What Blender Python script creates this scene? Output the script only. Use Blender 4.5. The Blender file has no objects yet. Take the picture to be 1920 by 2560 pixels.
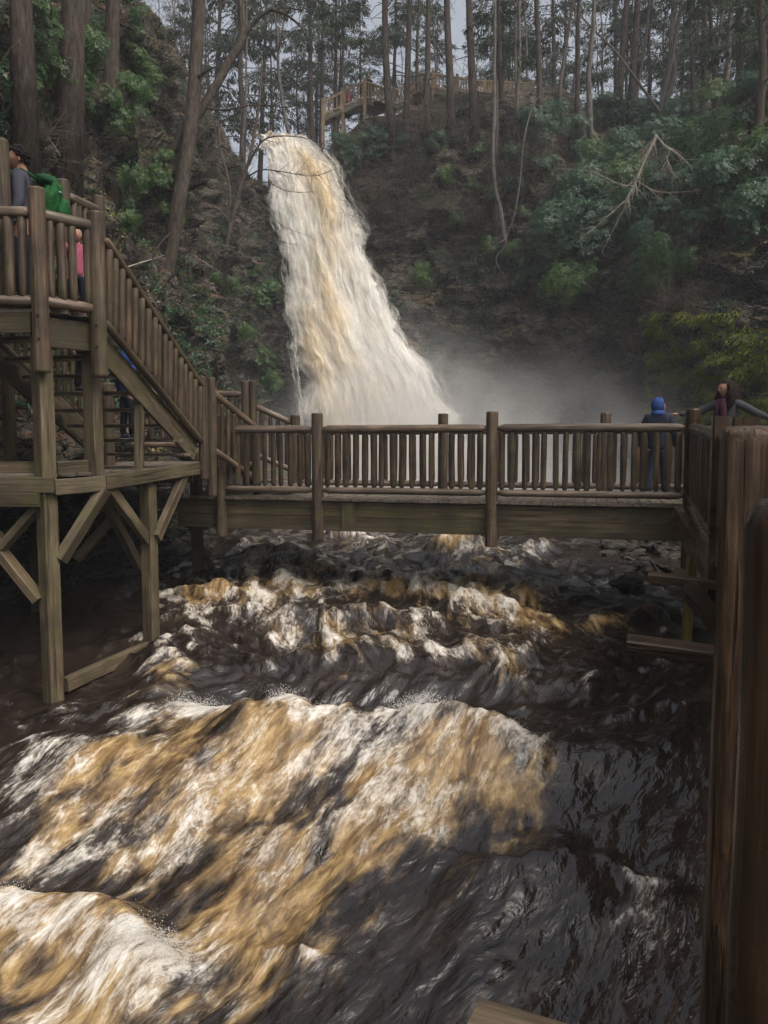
import bpy, math, random
import numpy as np
from mathutils import Vector, Matrix
from mathutils.bvhtree import BVHTree

random.seed(7)
rng = np.random.default_rng(7)
sc = bpy.context.scene
COL = sc.collection

# ------------------------------------------------------------------ camera
F = 2000.0
PITCH = math.radians(4.886)
CP, SP = math.cos(PITCH), math.sin(PITCH)

def ray(px, py):
    x = (px - 960) / F
    v = (1280 - py) / F
    return Vector((x, CP + v * SP, -SP + v * CP))

def P(px, py, Y):
    d = ray(px, py)
    return d * (Y / d.y)

def W(px, py, z):
    d = ray(px, py)
    return d * (z / d.z)

cam_d = bpy.data.cameras.new('camera')
cam = bpy.data.objects.new('camera', cam_d)
COL.objects.link(cam)
cam.rotation_euler = (math.pi / 2 - PITCH, 0, 0)
cam_d.sensor_fit = 'VERTICAL'
cam_d.sensor_height = 24
cam_d.lens = 24 * F / 2560
cam_d.clip_start = 0.05
cam_d.clip_end = 1000
sc.camera = cam

# ------------------------------------------------------------------ noise
_perm = rng.permutation(256)
_perm = np.concatenate([_perm, _perm, _perm])
_g = rng.normal(size=(256, 3))
_g /= np.linalg.norm(_g, axis=1)[:, None]

def pn(x, y, z=0.0):
    x, y, z = np.broadcast_arrays(np.asarray(x, float), np.asarray(y, float), np.asarray(z, float))
    xi, yi, zi = np.floor(x).astype(int), np.floor(y).astype(int), np.floor(z).astype(int)
    xf, yf, zf = x - xi, y - yi, z - zi
    u, v, w = [t * t * t * (t * (t * 6 - 15) + 10) for t in (xf, yf, zf)]
    def gr(i, j, k):
        h = _perm[_perm[_perm[(xi + i) & 255] + ((yi + j) & 255)] + ((zi + k) & 255)]
        g = _g[h]
        return g[..., 0] * (xf - i) + g[..., 1] * (yf - j) + g[..., 2] * (zf - k)
    def L(a, b, t):
        return a + (b - a) * t
    return 1.6 * L(L(L(gr(0,0,0), gr(1,0,0), u), L(gr(0,1,0), gr(1,1,0), u), v),
                   L(L(gr(0,0,1), gr(1,0,1), u), L(gr(0,1,1), gr(1,1,1), u), v), w)

def fbm(x, y, z=0.0, o=4, g=0.5):
    a, s, t = 1.0, 0.0, 0.0
    for i in range(o):
        s = s + a * pn(x * 2**i + 17.3 * i, y * 2**i - 9.1 * i, np.asarray(z) * 2**i + 4.7 * i)
        t += a
        a *= g
    return s / t * 1.4

def ridged(x, y, z=0.0, o=4, g=0.5):
    a, s, t = 1.0, 0.0, 0.0
    for i in range(o):
        s = s + a * (1 - 2 * np.abs(pn(x * 2**i + 7.3 * i, y * 2**i - 5.1 * i, np.asarray(z) * 2**i + 2.7 * i)))
        t += a
        a *= g
    return s / t

def sst(a, b, x):
    t = np.clip((x - a) / (b - a), 0, 1)
    return t * t * (3 - 2 * t)

# ------------------------------------------------------------------ objects
WM = {}

def thing(name, label, cat, loc=(0, 0, 0), group=None, rotz=0.0):
    o = bpy.data.objects.new(name, None)
    COL.objects.link(o)
    o.location = loc
    o.rotation_euler = (0, 0, rotz)
    o.empty_display_size = 0.1
    WM[o] = Matrix.Translation(Vector(loc)) @ Matrix.Rotation(rotz, 4, 'Z')
    tag(o, label, cat, group)
    return o

def tag(o, label=None, cat=None, group=None, kind=None):
    if label: o['label'] = label
    if cat: o['category'] = cat
    if group: o['group'] = group
    if kind: o['kind'] = kind
    return o

def link(name, me, mat=None, parent=None, M=None):
    """link mesh whose vertices are in world space (or placed with world matrix M)"""
    o = bpy.data.objects.new(name, me)
    COL.objects.link(o)
    if mat is not None and len(me.materials) == 0:
        me.materials.append(mat)
    if M is not None:
        o.matrix_basis = M
    if parent is not None:
        o.parent = parent
        o.matrix_parent_inverse = WM[parent].inverted()
    WM[o] = M.copy() if M is not None else Matrix.Identity(4)
    return o

def mesh(name, v, f, smooth=False, attrs=None):
    me = bpy.data.meshes.new(name)
    if isinstance(v, np.ndarray) and isinstance(f, np.ndarray):
        n, k = f.shape
        me.vertices.add(len(v))
        me.vertices.foreach_set('co', v.astype(np.float32).ravel())
        me.loops.add(n * k)
        me.loops.foreach_set('vertex_index', f.astype(np.int32).ravel())
        me.polygons.add(n)
        me.polygons.foreach_set('loop_start', np.arange(0, n * k, k, dtype=np.int32))
        me.polygons.foreach_set('loop_total', np.full(n, k, dtype=np.int32))
        me.update(calc_edges=True)
    else:
        me.from_pydata([tuple(p) for p in v], [], [tuple(p) for p in f])
        me.update()
    if smooth:
        me.polygons.foreach_set('use_smooth', np.ones(len(me.polygons), dtype=bool))
    for k, a in (attrs or {}).items():
        a = np.asarray(a, dtype=np.float32)
        if a.ndim == 1:
            me.attributes.new(k, 'FLOAT', 'POINT').data.foreach_set('value', a)
        else:
            me.attributes.new(k, 'FLOAT_VECTOR', 'POINT').data.foreach_set('vector', a.ravel())
    return me

def copy_tree(o, parent=None):
    c = o.copy()
    COL.objects.link(c)
    if parent is not None:
        c.parent = parent
    for ch in KIDS.get(o, []):
        copy_tree(ch, c)
    return c
KIDS = {}

# ------------------------------------------------------------------ timber builders (mesh data with a 'grain' attribute)
def frame(a, b, up=Vector((0, 0, 1))):
    a, b = Vector(a), Vector(b)
    d = (b - a)
    L = d.length
    d.normalize()
    s = d.cross(up)
    if s.length < 1e-3:
        s = d.cross(Vector((0, 1, 0)))
    s.normalize()
    u = s.cross(d)
    return a, d, s, u, L

def beam_geo(a, b, w, h, up=Vector((0, 0, 1)), ch=0.006, rough=0.0015, nseg=None):
    a, d, s, u, L = frame(a, b, up)
    n = nseg or max(2, min(24, int(L / 0.25)))
    ch = min(ch, w * .2, h * .2)
    sec = [(-w/2+ch, -h/2), (w/2-ch, -h/2), (w/2, -h/2+ch), (w/2, h/2-ch), (w/2-ch, h/2), (-w/2+ch, h/2), (-w/2, h/2-ch), (-w/2, -h/2+ch)]
    V, G, Fc = [], [], []
    off = random.uniform(0, 50)
    bow = random.uniform(-1, 1) * rough * 2
    for i in range(n + 1):
        t = i / n
        sc_ = 1.0
        jx, jy = random.uniform(-1, 1) * rough, random.uniform(-1, 1) * rough + bow * math.sin(t * math.pi)
        for (x, y) in sec:
            V.append(a + d * (L * t) + s * (x * sc_ + jx) + u * (y * sc_ + jy))
            G.append((L * t + off, x + off, y + off * .7))
    m = 8
    for i in range(n):
        for j in range(m):
            Fc.append((i*m+j, i*m+(j+1) % m, (i+1)*m+(j+1) % m, (i+1)*m+j))
    Fc.append(tuple(range(m))[::-1])
    Fc.append(tuple(n*m+j for j in range(m)))
    return V, Fc, G

def log_geo(a, b, r, sides=12, wob=0.06, tip=0.0, tipr=0.5, seg=0.16, flat=1.0, domed=True):
    """round pole; tip = length of the whittled ends"""
    a, d, s, u, L = frame(a, b)
    n = max(3, int(L / seg))
    st = [i / n for i in range(n + 1)]
    if tip > 0:
        st = sorted(set([0, tip / L, 1 - tip / L, 1] + [t for t in st if tip / L * 1.3 < t < 1 - tip / L * 1.3]))
    V, G, Fc = [], [], []
    off = random.uniform(0, 50)
    ph = random.uniform(0, 50)
    tt = np.array(st)
    for k, t in enumerate(st):
        rr = r
        if tip > 0 and k in (0, len(st) - 1):
            rr = r * tipr
        for j in range(sides):
            an = 2 * math.pi * j / sides
            q = rr * (1 + wob * float(pn(math.cos(an) * .9 + ph, math.sin(an) * .9, L * t * 2.2 + ph)))
            cx = math.cos(an) * q
            cy = math.sin(an) * q * flat
            V.append(a + d * (L * t) + s * cx + u * cy)
            G.append((L * t + off, an * r + off, q * 2))
    m = sides
    nn = len(st) - 1
    for i in range(nn):
        for j in range(m):
            Fc.append((i*m+j, i*m+(j+1) % m, (i+1)*m+(j+1) % m, (i+1)*m+j))
    for (row, e, sg) in ((0, a, -1), (nn, a + d * L, 1)):
        c0 = len(V)
        rr = r * (tipr if tip > 0 else 1) * .8
        dome = r * 0.12 if domed else 0.002
        for j in range(m):
            an = 2 * math.pi * j / m
            V.append(e + d * (sg * dome) + s * math.cos(an) * rr + u * math.sin(an) * rr * flat)
            G.append((off + j * .01, math.cos(an) * rr * 6 + off, math.sin(an) * rr * 6))
        for j in range(m):
            q = (row*m+j, row*m+(j+1) % m, c0+(j+1) % m, c0+j)
            Fc.append(q if sg > 0 else q[::-1])
        cap = tuple(c0+j for j in range(m))
        Fc.append(cap if sg > 0 else cap[::-1])
    return V, Fc, G

def geo_obj(name, geos, mat, parent, smooth=False):
    V, Fc, G = [], [], []
    for (v, f, g) in geos:
        o = len(V)
        V += v
        G += g
        Fc += [tuple(i + o for i in q) for q in f]
    me = mesh(name, V, Fc, smooth, {'grain': np.array([tuple(q) for q in G])})
    return link(name, me, mat, parent)

def beam(name, a, b, w, h, mat, parent, **k):
    return geo_obj(name, [beam_geo(a, b, w, h, **k)], mat, parent)

def log(name, a, b, r, mat, parent, **k):
    return geo_obj(name, [log_geo(a, b, r, **k)], mat, parent, smooth=True)

def tube_geo(pts, rad, sides=6, ph=0.0, wob=0.0):
    """smooth tapered tube along a polyline; returns V, F, G"""
    pts = [Vector(p) for p in pts]
    n = len(pts)
    V, Fc, G = [], [], []
    L = 0.0
    up = Vector((0.31, 0.2, 0.93))
    prev = None
    for i in range(n):
        t = (pts[min(i + 1, n - 1)] - pts[max(i - 1, 0)])
        if t.length < 1e-6: t = Vector((0, 0, 1))
        t.normalize()
        if prev is None:
            s = t.cross(up)
            if s.length < .05: s = t.cross(Vector((1, 0, 0)))
        else:
            s = prev - t * prev.dot(t)
        s.normalize()
        prev = s
        u = s.cross(t)
        if i: L += (pts[i] - pts[i - 1]).length
        for j in range(sides):
            an = 2 * math.pi * j / sides
            r = rad[i]
            if wob:
                r *= 1 + wob * math.sin(an * 3 + ph + L * .7) + wob * .7 * math.sin(an * 5 + ph * 2 + L * 1.9)
            V.append(pts[i] + s * math.cos(an) * r + u * math.sin(an) * r)
            G.append((L, an * rad[0], 0.0))
    for i in range(n - 1):
        for j in range(sides):
            Fc.append((i*sides+j, i*sides+(j+1) % sides, (i+1)*sides+(j+1) % sides, (i+1)*sides+j))
    Fc.append(tuple(range(sides))[::-1])
    Fc.append(tuple((n-1)*sides+j for j in range(sides)))
    return V, Fc, G
# ------------------------------------------------------------------ materials
class NB:
    def __init__(s, name):
        s.m = bpy.data.materials.new(name)
        s.m.use_nodes = True
        s.t = s.m.node_tree
        s.t.nodes.clear()
        s.out = s.t.nodes.new('ShaderNodeOutputMaterial')
    def n(s, ty, ins=None, **props):
        nd = s.t.nodes.new('ShaderNode' + ty)
        for k, v in props.items():
            setattr(nd, k, v)
        for k, v in (ins or {}).items():
            sk = nd.inputs[k]
            if isinstance(v, bpy.types.NodeSocket): s.t.links.new(v, sk)
            else: sk.default_value = v
        return nd
    def math(s, op, a, b=0.0, c=None, clamp=False):
        i = {0: a, 1: b}
        if c is not None: i[2] = c
        return s.n('Math', i, operation=op, use_clamp=clamp).outputs[0]
    def vmul(s, v, sc3):
        return s.n('VectorMath', {0: v, 1: sc3}, operation='MULTIPLY').outputs[0]
    def noise(s, vec, scale, detail=4, rough=.55, dist=0.0):
        return s.n('TexNoise', {'Vector': vec, 'Scale': scale, 'Detail': detail, 'Roughness': rough, 'Distortion': dist}).outputs['Fac']
    def ramp(s, fac, stops, interp='LINEAR'):
        nd = s.n('ValToRGB', {'Fac': fac})
        cr = nd.color_ramp
        cr.interpolation = interp
        while len(cr.elements) < len(stops): cr.elements.new(0.5)
        for e, (p, c) in zip(cr.elements, stops):
            e.position = p
            e.color = (*c, 1) if len(c) == 3 else c
        return nd.outputs['Color']
    def rng(s, fac, a, b, c=0.0, d=1.0, smooth=False):
        nd = s.n('MapRange', {'Value': fac, 'From Min': a, 'From Max': b, 'To Min': c, 'To Max': d}, clamp=True)
        if smooth: nd.interpolation_type = 'SMOOTHSTEP'
        return nd.outputs[0]
    def mix(s, fac, a, b, mode='MIX'):
        nd = s.n('Mix', data_type='RGBA', blend_type=mode)
        for k, v in ((0, fac), (6, a), (7, b)):
            if isinstance(v, bpy.types.NodeSocket): s.t.links.new(v, nd.inputs[k])
            else: nd.inputs[k].default_value = (*v, 1) if isinstance(v, tuple) and len(v) == 3 else v
        return nd.outputs[2]
    def bump(s, h, strength=.5, dist=.01, normal=None):
        i = {'Height': h, 'Strength': strength, 'Distance': dist}
        if normal is not None: i['Normal'] = normal
        return s.n('Bump', i).outputs[0]
    def pr(s, **ins):
        ins = {k.replace('_', ' '): v for k, v in ins.items()}
        for k, v in list(ins.items()):
            if isinstance(v, tuple) and len(v) == 3 and 'Color' in k: ins[k] = (*v, 1)
        return s.n('BsdfPrincipled', ins).outputs[0]
    def surf(s, sh):
        s.t.links.new(sh, s.out.inputs['Surface'])
        return s.m

def wood(name, dark, mid, light, algae=0.0, rough=.7, wet=0.0, acol=(.09, .105, .02), gs=1.0):
    b = NB(name)
    g = b.n('Attribute', attribute_name='grain').outputs['Vector']
    gs = gs * 1.25
    pos = b.n('NewGeometry').outputs['Position']
    rnd = b.n('ObjectInfo').outputs['Random']
    g2 = b.n('VectorMath', {0: g, 1: b.n('CombineXYZ', {'X': b.math('MULTIPLY', rnd, 31.0), 'Y': b.math('MULTIPLY', rnd, 17.0)}).outputs[0]}, operation='ADD').outputs[0]
    fine = b.noise(b.vmul(g2, (1.6, 42, 42)), gs, 7, .65)
    broad = b.noise(b.vmul(g2, (.7, 8, 8)), gs, 4, .6, .4)
    blot = b.noise(pos, 2.2, 4, .6)
    f = b.math('ADD', b.math('MULTIPLY', fine, .6), b.math('MULTIPLY', broad, .4))
    col = b.ramp(f, [(.37, dark), (.5, mid), (.63, light)])
    crack = b.rng(b.noise(b.vmul(g2, (.9, 26, 26)), gs, 2, .4), .30, .37, 1, 0)
    col = b.mix(b.math('MULTIPLY', crack, .75), col, tuple(c * .25 for c in dark))
    kn = b.n('TexVoronoi', {'Vector': b.vmul(g2, (1.7, 7, 7)), 'Scale': 1.0}).outputs['Distance']
    col = b.mix(b.rng(kn, .06, .16, .8, 0), col, tuple(c * .35 for c in dark))
    # per timber value shift and weather blotches
    col = b.mix(1.0, col, b.ramp(rnd, [(0, (.72, .70, .68)), (.5, (1, 1, 1)), (1, (1.2, 1.12, 1.05))]), 'MULTIPLY')
    col = b.mix(b.rng(blot, .42, .66, 0, .75), col, tuple(c * .42 for c in mid))
    if algae:
        al = b.math('MULTIPLY', b.rng(b.noise(b.vmul(pos, (1, 1, 1.8)), 2.6, 5, .65), .47, .66), algae)
        col = b.mix(al, col, acol)
    h = b.math('ADD', b.math('MULTIPLY', fine, .6), b.math('MULTIPLY', b.math('SUBTRACT', 1.0, crack), .6))
    nr = b.bump(h, .7, .006)
    r = b.rng(b.noise(pos, 5, 3), .3, .7, max(.2, rough - .2 - wet * .25), rough)
    return b.surf(b.pr(Base_Color=col, Roughness=r, Normal=nr, Specular_IOR_Level=.35))

M_POST = wood('weathered_wood', (.026, .017, .011), (.080, .054, .036), (.150, .108, .075), algae=.25)
M_RAIL = wood('peeled_pole', (.045, .031, .021), (.13, .096, .070), (.27, .215, .17), algae=.12, rough=.55, wet=.5)
M_BAL = wood('baluster_wood', (.014, .009, .006), (.052, .034, .022), (.115, .080, .053), algae=.22, rough=.6, wet=.5)
M_BEAM = wood('treated_timber', (.030, .023, .013), (.075, .058, .032), (.135, .105, .066), algae=.42, acol=(.075, .078, .02))
M_FRAME = wood('frame_timber', (.036, .027, .017), (.105, .080, .050), (.18, .145, .10), algae=.30)
M_DECK = wood('deck_boards', (.07, .052, .038), (.155, .125, .098), (.27, .23, .19), algae=.1, rough=.5, wet=.6)
M_FAR = wood('fresh_timber', (.12, .082, .048), (.235, .165, .095), (.34, .25, .155), algae=.1)
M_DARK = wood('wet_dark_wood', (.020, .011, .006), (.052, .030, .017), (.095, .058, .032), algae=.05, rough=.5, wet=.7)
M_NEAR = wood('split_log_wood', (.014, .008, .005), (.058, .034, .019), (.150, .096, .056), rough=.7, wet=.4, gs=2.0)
M_YEL = wood('yellow_treated_timber', (.10, .07, .014), (.20, .15, .035), (.30, .23, .07), algae=.3)

def bark(name, c1, c2, c3, moss=.15):
    b = NB(name)
    tc = b.n('TexCoord').outputs['Object']
    v = b.vmul(tc, (1, 1, .22))
    n1 = b.noise(v, 16, 6, .65, .3)
    n2 = b.noise(tc, 1.3, 3)
    col = b.ramp(n1, [(.32, c1), (.52, c2), (.72, c3)])
    col = b.mix(b.math('MULTIPLY', b.rng(n2, .5, .68), moss), col, (.05, .062, .02))
    return b.surf(b.pr(Base_Color=col, Roughness=.85, Normal=b.bump(n1, .9, .03), Specular_IOR_Level=.2))
M_BARK = bark('hemlock_bark', (.022, .017, .013), (.065, .050, .040), (.125, .10, .085), .3)
M_BARK2 = bark('grey_bark', (.05, .043, .037), (.12, .105, .092), (.21, .19, .17), .3)
M_TWIG = bark('twig_bark', (.045, .033, .025), (.10, .078, .062), (.17, .14, .115), .1)
M_DEADW = bark('dead_pale_wood', (.14, .12, .10), (.27, .24, .20), (.42, .38, .33), .05)

def leaf(name, c1, c2, c3, rough=.42, trans=.25):
    b = NB(name)
    rnd = b.n('Attribute', attribute_name='lv').outputs['Fac']
    orr = b.n('ObjectInfo').outputs['Random']
    f = b.math('ADD', b.math('MULTIPLY', rnd, .75), b.math('MULTIPLY', orr, .25))
    col = b.ramp(f, [(0, c1), (.5, c2), (1, c3)])
    p = b.pr(Base_Color=col, Roughness=rough, Specular_IOR_Level=.45)
    tr = b.n('BsdfTranslucent', {'Color': col}).outputs[0]
    return b.surf(b.n('MixShader', {0: trans, 1: p, 2: tr}).outputs[0])
M_RHODO = leaf('rhododendron_leaf', (.018, .045, .012), (.048, .105, .024), (.12, .20, .045), .36)
M_RHODO2 = leaf('deep_green_leaf', (.014, .042, .022), (.034, .088, .040), (.085, .165, .068), .4)
M_HEML = leaf('hemlock_needles', (.016, .030, .013), (.036, .062, .024), (.070, .100, .034), .55)
M_MOSSY = leaf('moss_and_grass', (.09, .105, .012), (.22, .26, .024), (.38, .42, .06), .6, .3)
M_LITTER = leaf('dead_leaves', (.055, .030, .016), (.15, .085, .045), (.32, .21, .13), .6, .15)
M_DRY = leaf('dry_beech_leaves', (.20, .13, .05), (.33, .22, .08), (.45, .33, .14), .6, .3)

# rock wall and slopes
def rock_mat():
    b = NB('gorge_rock')
    geo = b.n('NewGeometry')
    pos = geo.outputs['Position']
    nz = b.n('SeparateXYZ', {0: geo.outputs['Normal']}).outputs[2]
    wet = b.n('Attribute', attribute_name='wet').outputs['Fac']
    big = b.noise(pos, .45, 4, .6)
    med = b.noise(pos, 2.3, 6, .65)
    fine = b.noise(pos, 11, 6, .7)
    strat = b.noise(b.vmul(pos, (.8, .8, 3.4)), 1.6, 7, .7, .9)
    f = b.math('ADD', b.math('MULTIPLY', strat, .5), b.math('MULTIPLY', med, .5))
    col = b.ramp(f, [(.34, (.018, .015, .012)), (.45, (.085, .073, .058)), (.55, (.17, .15, .122)), (.70, (.32, .295, .25))])
    col = b.mix(b.rng(big, .42, .64, 0, .4), col, (.085, .066, .045))
    # joints and bedding cracks
    wv = b.n('VectorMath', {0: b.vmul(pos, (.9, .9, 2.7)), 1: b.vmul(b.n('TexNoise', {'Vector': pos, 'Scale': 1.4, 'Detail': 4}).outputs['Color'], (1.1, 1.1, 1.1))}, operation='ADD').outputs[0]
    ce = b.n('TexVoronoi', {'Vector': wv, 'Scale': .9}, feature='DISTANCE_TO_EDGE').outputs['Distance']
    ce2 = b.n('TexVoronoi', {'Vector': wv, 'Scale': 2.6}, feature='DISTANCE_TO_EDGE').outputs['Distance']
    crk = b.math('MINIMUM', b.rng(ce, .0, .07), b.rng(ce2, .0, .05, .35, 1))
    cellc = b.n('TexVoronoi', {'Vector': wv, 'Scale': .9}).outputs['Color']
    col = b.mix(.55, col, b.mix(1.0, col, b.ramp(b.n('SeparateXYZ', {0: cellc}).outputs[0], [(0, (.45, .43, .42)), (1, (1.45, 1.38, 1.28))]), 'MULTIPLY'))
    col = b.mix(b.math('SUBTRACT', 1.0, crk), col, (.010, .009, .008))
    # lichen
    li = b.math('MULTIPLY', b.rng(fine, .55, .66), b.rng(b.noise(pos, 1.1, 3), .46, .60))
    col = b.mix(b.math('MULTIPLY', li, .75), col, (.30, .32, .27))
    # moss
    mo = b.math('MULTIPLY', b.rng(b.noise(pos, .8, 5, .6), .50, .62), b.rng(nz, .0, .6, .18, 1))
    col = b.mix(b.math('MULTIPLY', mo, .8), col, b.ramp(fine, [(.35, (.022, .028, .008)), (.7, (.085, .095, .018))]))
    # leaf litter on flat ground
    lit = b.ramp(b.n('TexVoronoi', {'Vector': pos, 'Scale': 17.0}).outputs['Color'], [(.1, (.04, .024, .014)), (.5, (.12, .07, .038)), (.9, (.24, .15, .09))])
    fl = b.rng(b.math('ADD', nz, b.math('MULTIPLY', b.math('SUBTRACT', med, .5), .7)), .52, .74)
    dry = b.math('SUBTRACT', 1.0, wet, clamp=True)
    col = b.mix(b.math('MULTIPLY', fl, dry), col, lit)
    col = b.mix(wet, col, b.mix(.72, col, (.012, .011, .011)))
    r = b.rng(wet, 0, 1, .85, .38)
    h = b.math('ADD', b.math('MULTIPLY', strat, .7), b.math('ADD', b.math('MULTIPLY', fine, .45), b.math('MULTIPLY', crk, .8)))
    h = b.math('ADD', h, med)
    return b.surf(b.pr(Base_Color=col, Roughness=r, Normal=b.bump(h, 1.0, .2), Specular_IOR_Level=.4))
M_ROCK = rock_mat()

# river water: dark tea water, amber aerated water, cream foam
def river_mat():
    b = NB('river_water')
    fl = b.n('Attribute', attribute_name='flow').outputs['Vector']
    fo = b.n('Attribute', attribute_name='foam').outputs['Fac']
    am = b.n('Attribute', attribute_name='amber').outputs['Fac']
    s1 = b.noise(b.vmul(fl, (4.4, 1.9, 2.5)), 1.0, 6, .62, 1.1)
    s2 = b.noise(b.vmul(fl, (17, 6.5, 6)), 1.0, 5, .66, .8)
    s3 = b.noise(b.vmul(fl, (1.8, .7, 1)), 1.0, 3, .55, .6)
    s4 = b.noise(b.vmul(fl, (34, 17, 12)), 1.0, 4, .6, .4)
    def rdg(q, lo, hi):
        return b.rng(b.math('SUBTRACT', 1.0, b.math('ABSOLUTE', b.math('MULTIPLY', b.math('SUBTRACT', q, .5), 6.0))), lo, hi, smooth=True)
    f1 = rdg(b.noise(b.vmul(fl, (2.2, .95, 1)), 1.0, 6, .62, 1.5), .35, 1.0)
    f2 = rdg(b.noise(b.vmul(fl, (5.2, 2.1, 1)), 1.0, 5, .62, 1.4), .35, 1.0)
    f3 = rdg(b.noise(b.vmul(fl, (12, 5.0, 2)), 1.0, 4, .6, 1.2), .3, 1.0)
    fil = b.math('MAXIMUM', b.math('MAXIMUM', b.math('MULTIPLY', f1, .85), b.math('MULTIPLY', f2, .85)), b.math('MULTIPLY', f3, .6))
    n = b.math('ADD', b.math('MULTIPLY', s1, .6), b.math('MULTIPLY', s2, .4))
    reg = b.rng(fo, .0, .55)
    froth = b.math('MULTIPLY', b.math('SUBTRACT', s4, .5), 1.3)
    e = b.math('ADD', b.math('MULTIPLY', fo, .85), b.math('MULTIPLY', b.math('SUBTRACT', n, .5), 1.9))
    e = b.math('ADD', e, b.math('MULTIPLY', b.math('MULTIPLY', fil, reg), .72))
    e = b.math('ADD', e, froth)
    foam = b.rng(b.math('SUBTRACT', e, .57), .03, .95, smooth=True)
    aer = b.rng(b.math('ADD', b.math('ADD', fo, b.math('MULTIPLY', am, .25)), b.math('MULTIPLY', b.math('SUBTRACT', n, .5), 1.2)), .10, .95, smooth=True)
    ae = b.math('ADD', b.math('ADD', am, b.math('MULTIPLY', reg, .24)), b.math('MULTIPLY', b.math('SUBTRACT', b.math('ADD', b.math('MULTIPLY', s1, .55), b.math('MULTIPLY', s3, .45)), .5), 2.8))
    amb = b.rng(ae, .40, 1.15, smooth=True)
    dark = b.ramp(s1, [(.3, (.008, .006, .005)), (.7, (.032, .022, .016))])
    aerc = b.ramp(b.math('ADD', b.math('MULTIPLY', s2, .6), b.math('MULTIPLY', s4, .4)), [(.38, (.032, .024, .019)), (.5, (.105, .082, .064)), (.62, (.28, .24, .205))])
    dark = b.mix(b.math('MULTIPLY', aer, .8), dark, aerc)
    ambc = b.ramp(b.math('ADD', b.math('MULTIPLY', s1, .6), b.math('MULTIPLY', s2, .4)), [(.36, (.065, .038, .017)), (.46, (.19, .112, .042)), (.56, (.42, .275, .11)), (.67, (.68, .52, .29))])
    foc = b.ramp(n, [(.36, (.40, .33, .25)), (.5, (.62, .57, .49)), (.66, (.82, .80, .76))])
    col = b.mix(b.math('MULTIPLY', amb, .85), dark, ambc)
    col = b.mix(foam, col, foc)
    cov = b.math('MAXIMUM', b.math('MAXIMUM', foam, b.math('MULTIPLY', aer, .35)), b.math('MULTIPLY', amb, .5))
    r = b.rng(cov, 0, .8, .17, .65)
    rip = b.noise(b.vmul(fl, (6, 3.2, 3)), 1.0, 3, .5, .9)
    rip2 = b.noise(b.vmul(fl, (22, 10, 6)), 1.0, 2, .5, .6)
    dry = b.math('SUBTRACT', 1.0, b.math('MULTIPLY', cov, .75), clamp=True)
    h = b.math('ADD', b.math('MULTIPLY', b.math('ADD', rip, b.math('MULTIPLY', rip2, .22)), dry), b.math('MULTIPLY', s4, b.math('MULTIPLY', foam, .35)))
    nr = b.bump(h, .6, .045)
    return b.surf(b.pr(Base_Color=col, Roughness=r, Normal=nr, IOR=1.42, Specular_IOR_Level=.7))
M_RIVER = river_mat()

def fall_mat(name='waterfall_water'):
    b = NB(name)
    fl = b.n('Attribute', attribute_name='flow').outputs['Vector']   # across (m), down (m)
    ed = b.n('Attribute', attribute_name='edge').outputs['Fac']
    am = b.n('Attribute', attribute_name='amber').outputs['Fac']
    s1 = b.noise(b.vmul(fl, (1.2, .42, 1)), 1.0, 6, .64, .7)
    s2 = b.noise(b.vmul(fl, (6.5, .62, 1)), 1.0, 5, .6, .25)
    n = b.math('ADD', b.math('MULTIPLY', s1, .55), b.math('MULTIPLY', s2, .45))
    a = b.rng(b.math('ADD', am, b.math('MULTIPLY', b.math('SUBTRACT', s1, .5), 2.0)), .3, .95)
    c1 = b.ramp(n, [(.34, (.58, .53, .45)), (.5, (.76, .73, .66)), (.63, (.88, .86, .82))])
    c2 = b.ramp(n, [(.34, (.44, .31, .16)), (.5, (.66, .50, .29)), (.63, (.82, .72, .52))])
    col = b.mix(a, c1, c2)
    al = b.rng(b.math('ADD', ed, b.math('MULTIPLY', b.math('SUBTRACT', b.math('ADD', b.math('MULTIPLY', s2, .6), b.math('MULTIPLY', s1, .4)), .5), 2.0)), .10, .95, smooth=True)
    h = b.math('ADD', s1, b.math('MULTIPLY', s2, .5))
    p = b.pr(Base_Color=col, Roughness=.7, Normal=b.bump(h, .10, .15), Alpha=al, Specular_IOR_Level=.3)
    return b.surf(p)
M_FALL = fall_mat()

def plain(name, col, rough=.7, var=.25, scale=30, bumpy=.3, metal=0.0):
    b = NB(name)
    tc = b.n('NewGeometry').outputs['Position']
    n = b.noise(tc, scale, 4)
    c = b.mix(b.rng(n, .3, .7), tuple(x * (1 - var) for x in col), tuple(min(1, x * (1 + var)) for x in col))
    return b.surf(b.pr(Base_Color=c, Roughness=max(rough, .7), Normal=b.bump(n, bumpy, .008), Metallic=metal, Specular_IOR_Level=.12))
M_SKIN = plain('skin', (.36, .20, .14), .5, .08, 20, .1)
M_SKIN2 = plain('tanned_skin', (.24, .125, .08), .5, .08, 20, .1)
M_HAIR = plain('black_hair', (.012, .009, .008), .45, .4, 90, .8)
M_HAIRB = plain('dark_brown_hair', (.014, .007, .006), .6, .5, 90, .8)
M_TEE = plain('slate_shirt', (.055, .055, .075), .85, .15)
M_GREEN = plain('green_nylon', (.014, .080, .022), .65, .5, 22, .6)
M_GREEND = plain('dark_green_nylon', (.012, .055, .022), .5)
M_JEAN = plain('dark_trousers', (.022, .026, .04), .85)
M_PUFF = plain('dark_puffer', (.016, .019, .034), .45, .3, 18)
M_BLUE = plain('blue_hood', (.022, .052, .17), .7, .2, 25)
M_CARD = plain('grey_cardigan', (.05, .05, .058), .9, .2, 50)
M_SCARF = plain('plum_scarf', (.04, .012, .022), .9, .4, 40)
M_PINK = plain('pink_jacket', (.34, .09, .14), .7)
M_RED = plain('red_jacket', (.20, .04, .06), .7)
M_SHOE = plain('shoe', (.05, .06, .10), .6)
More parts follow.
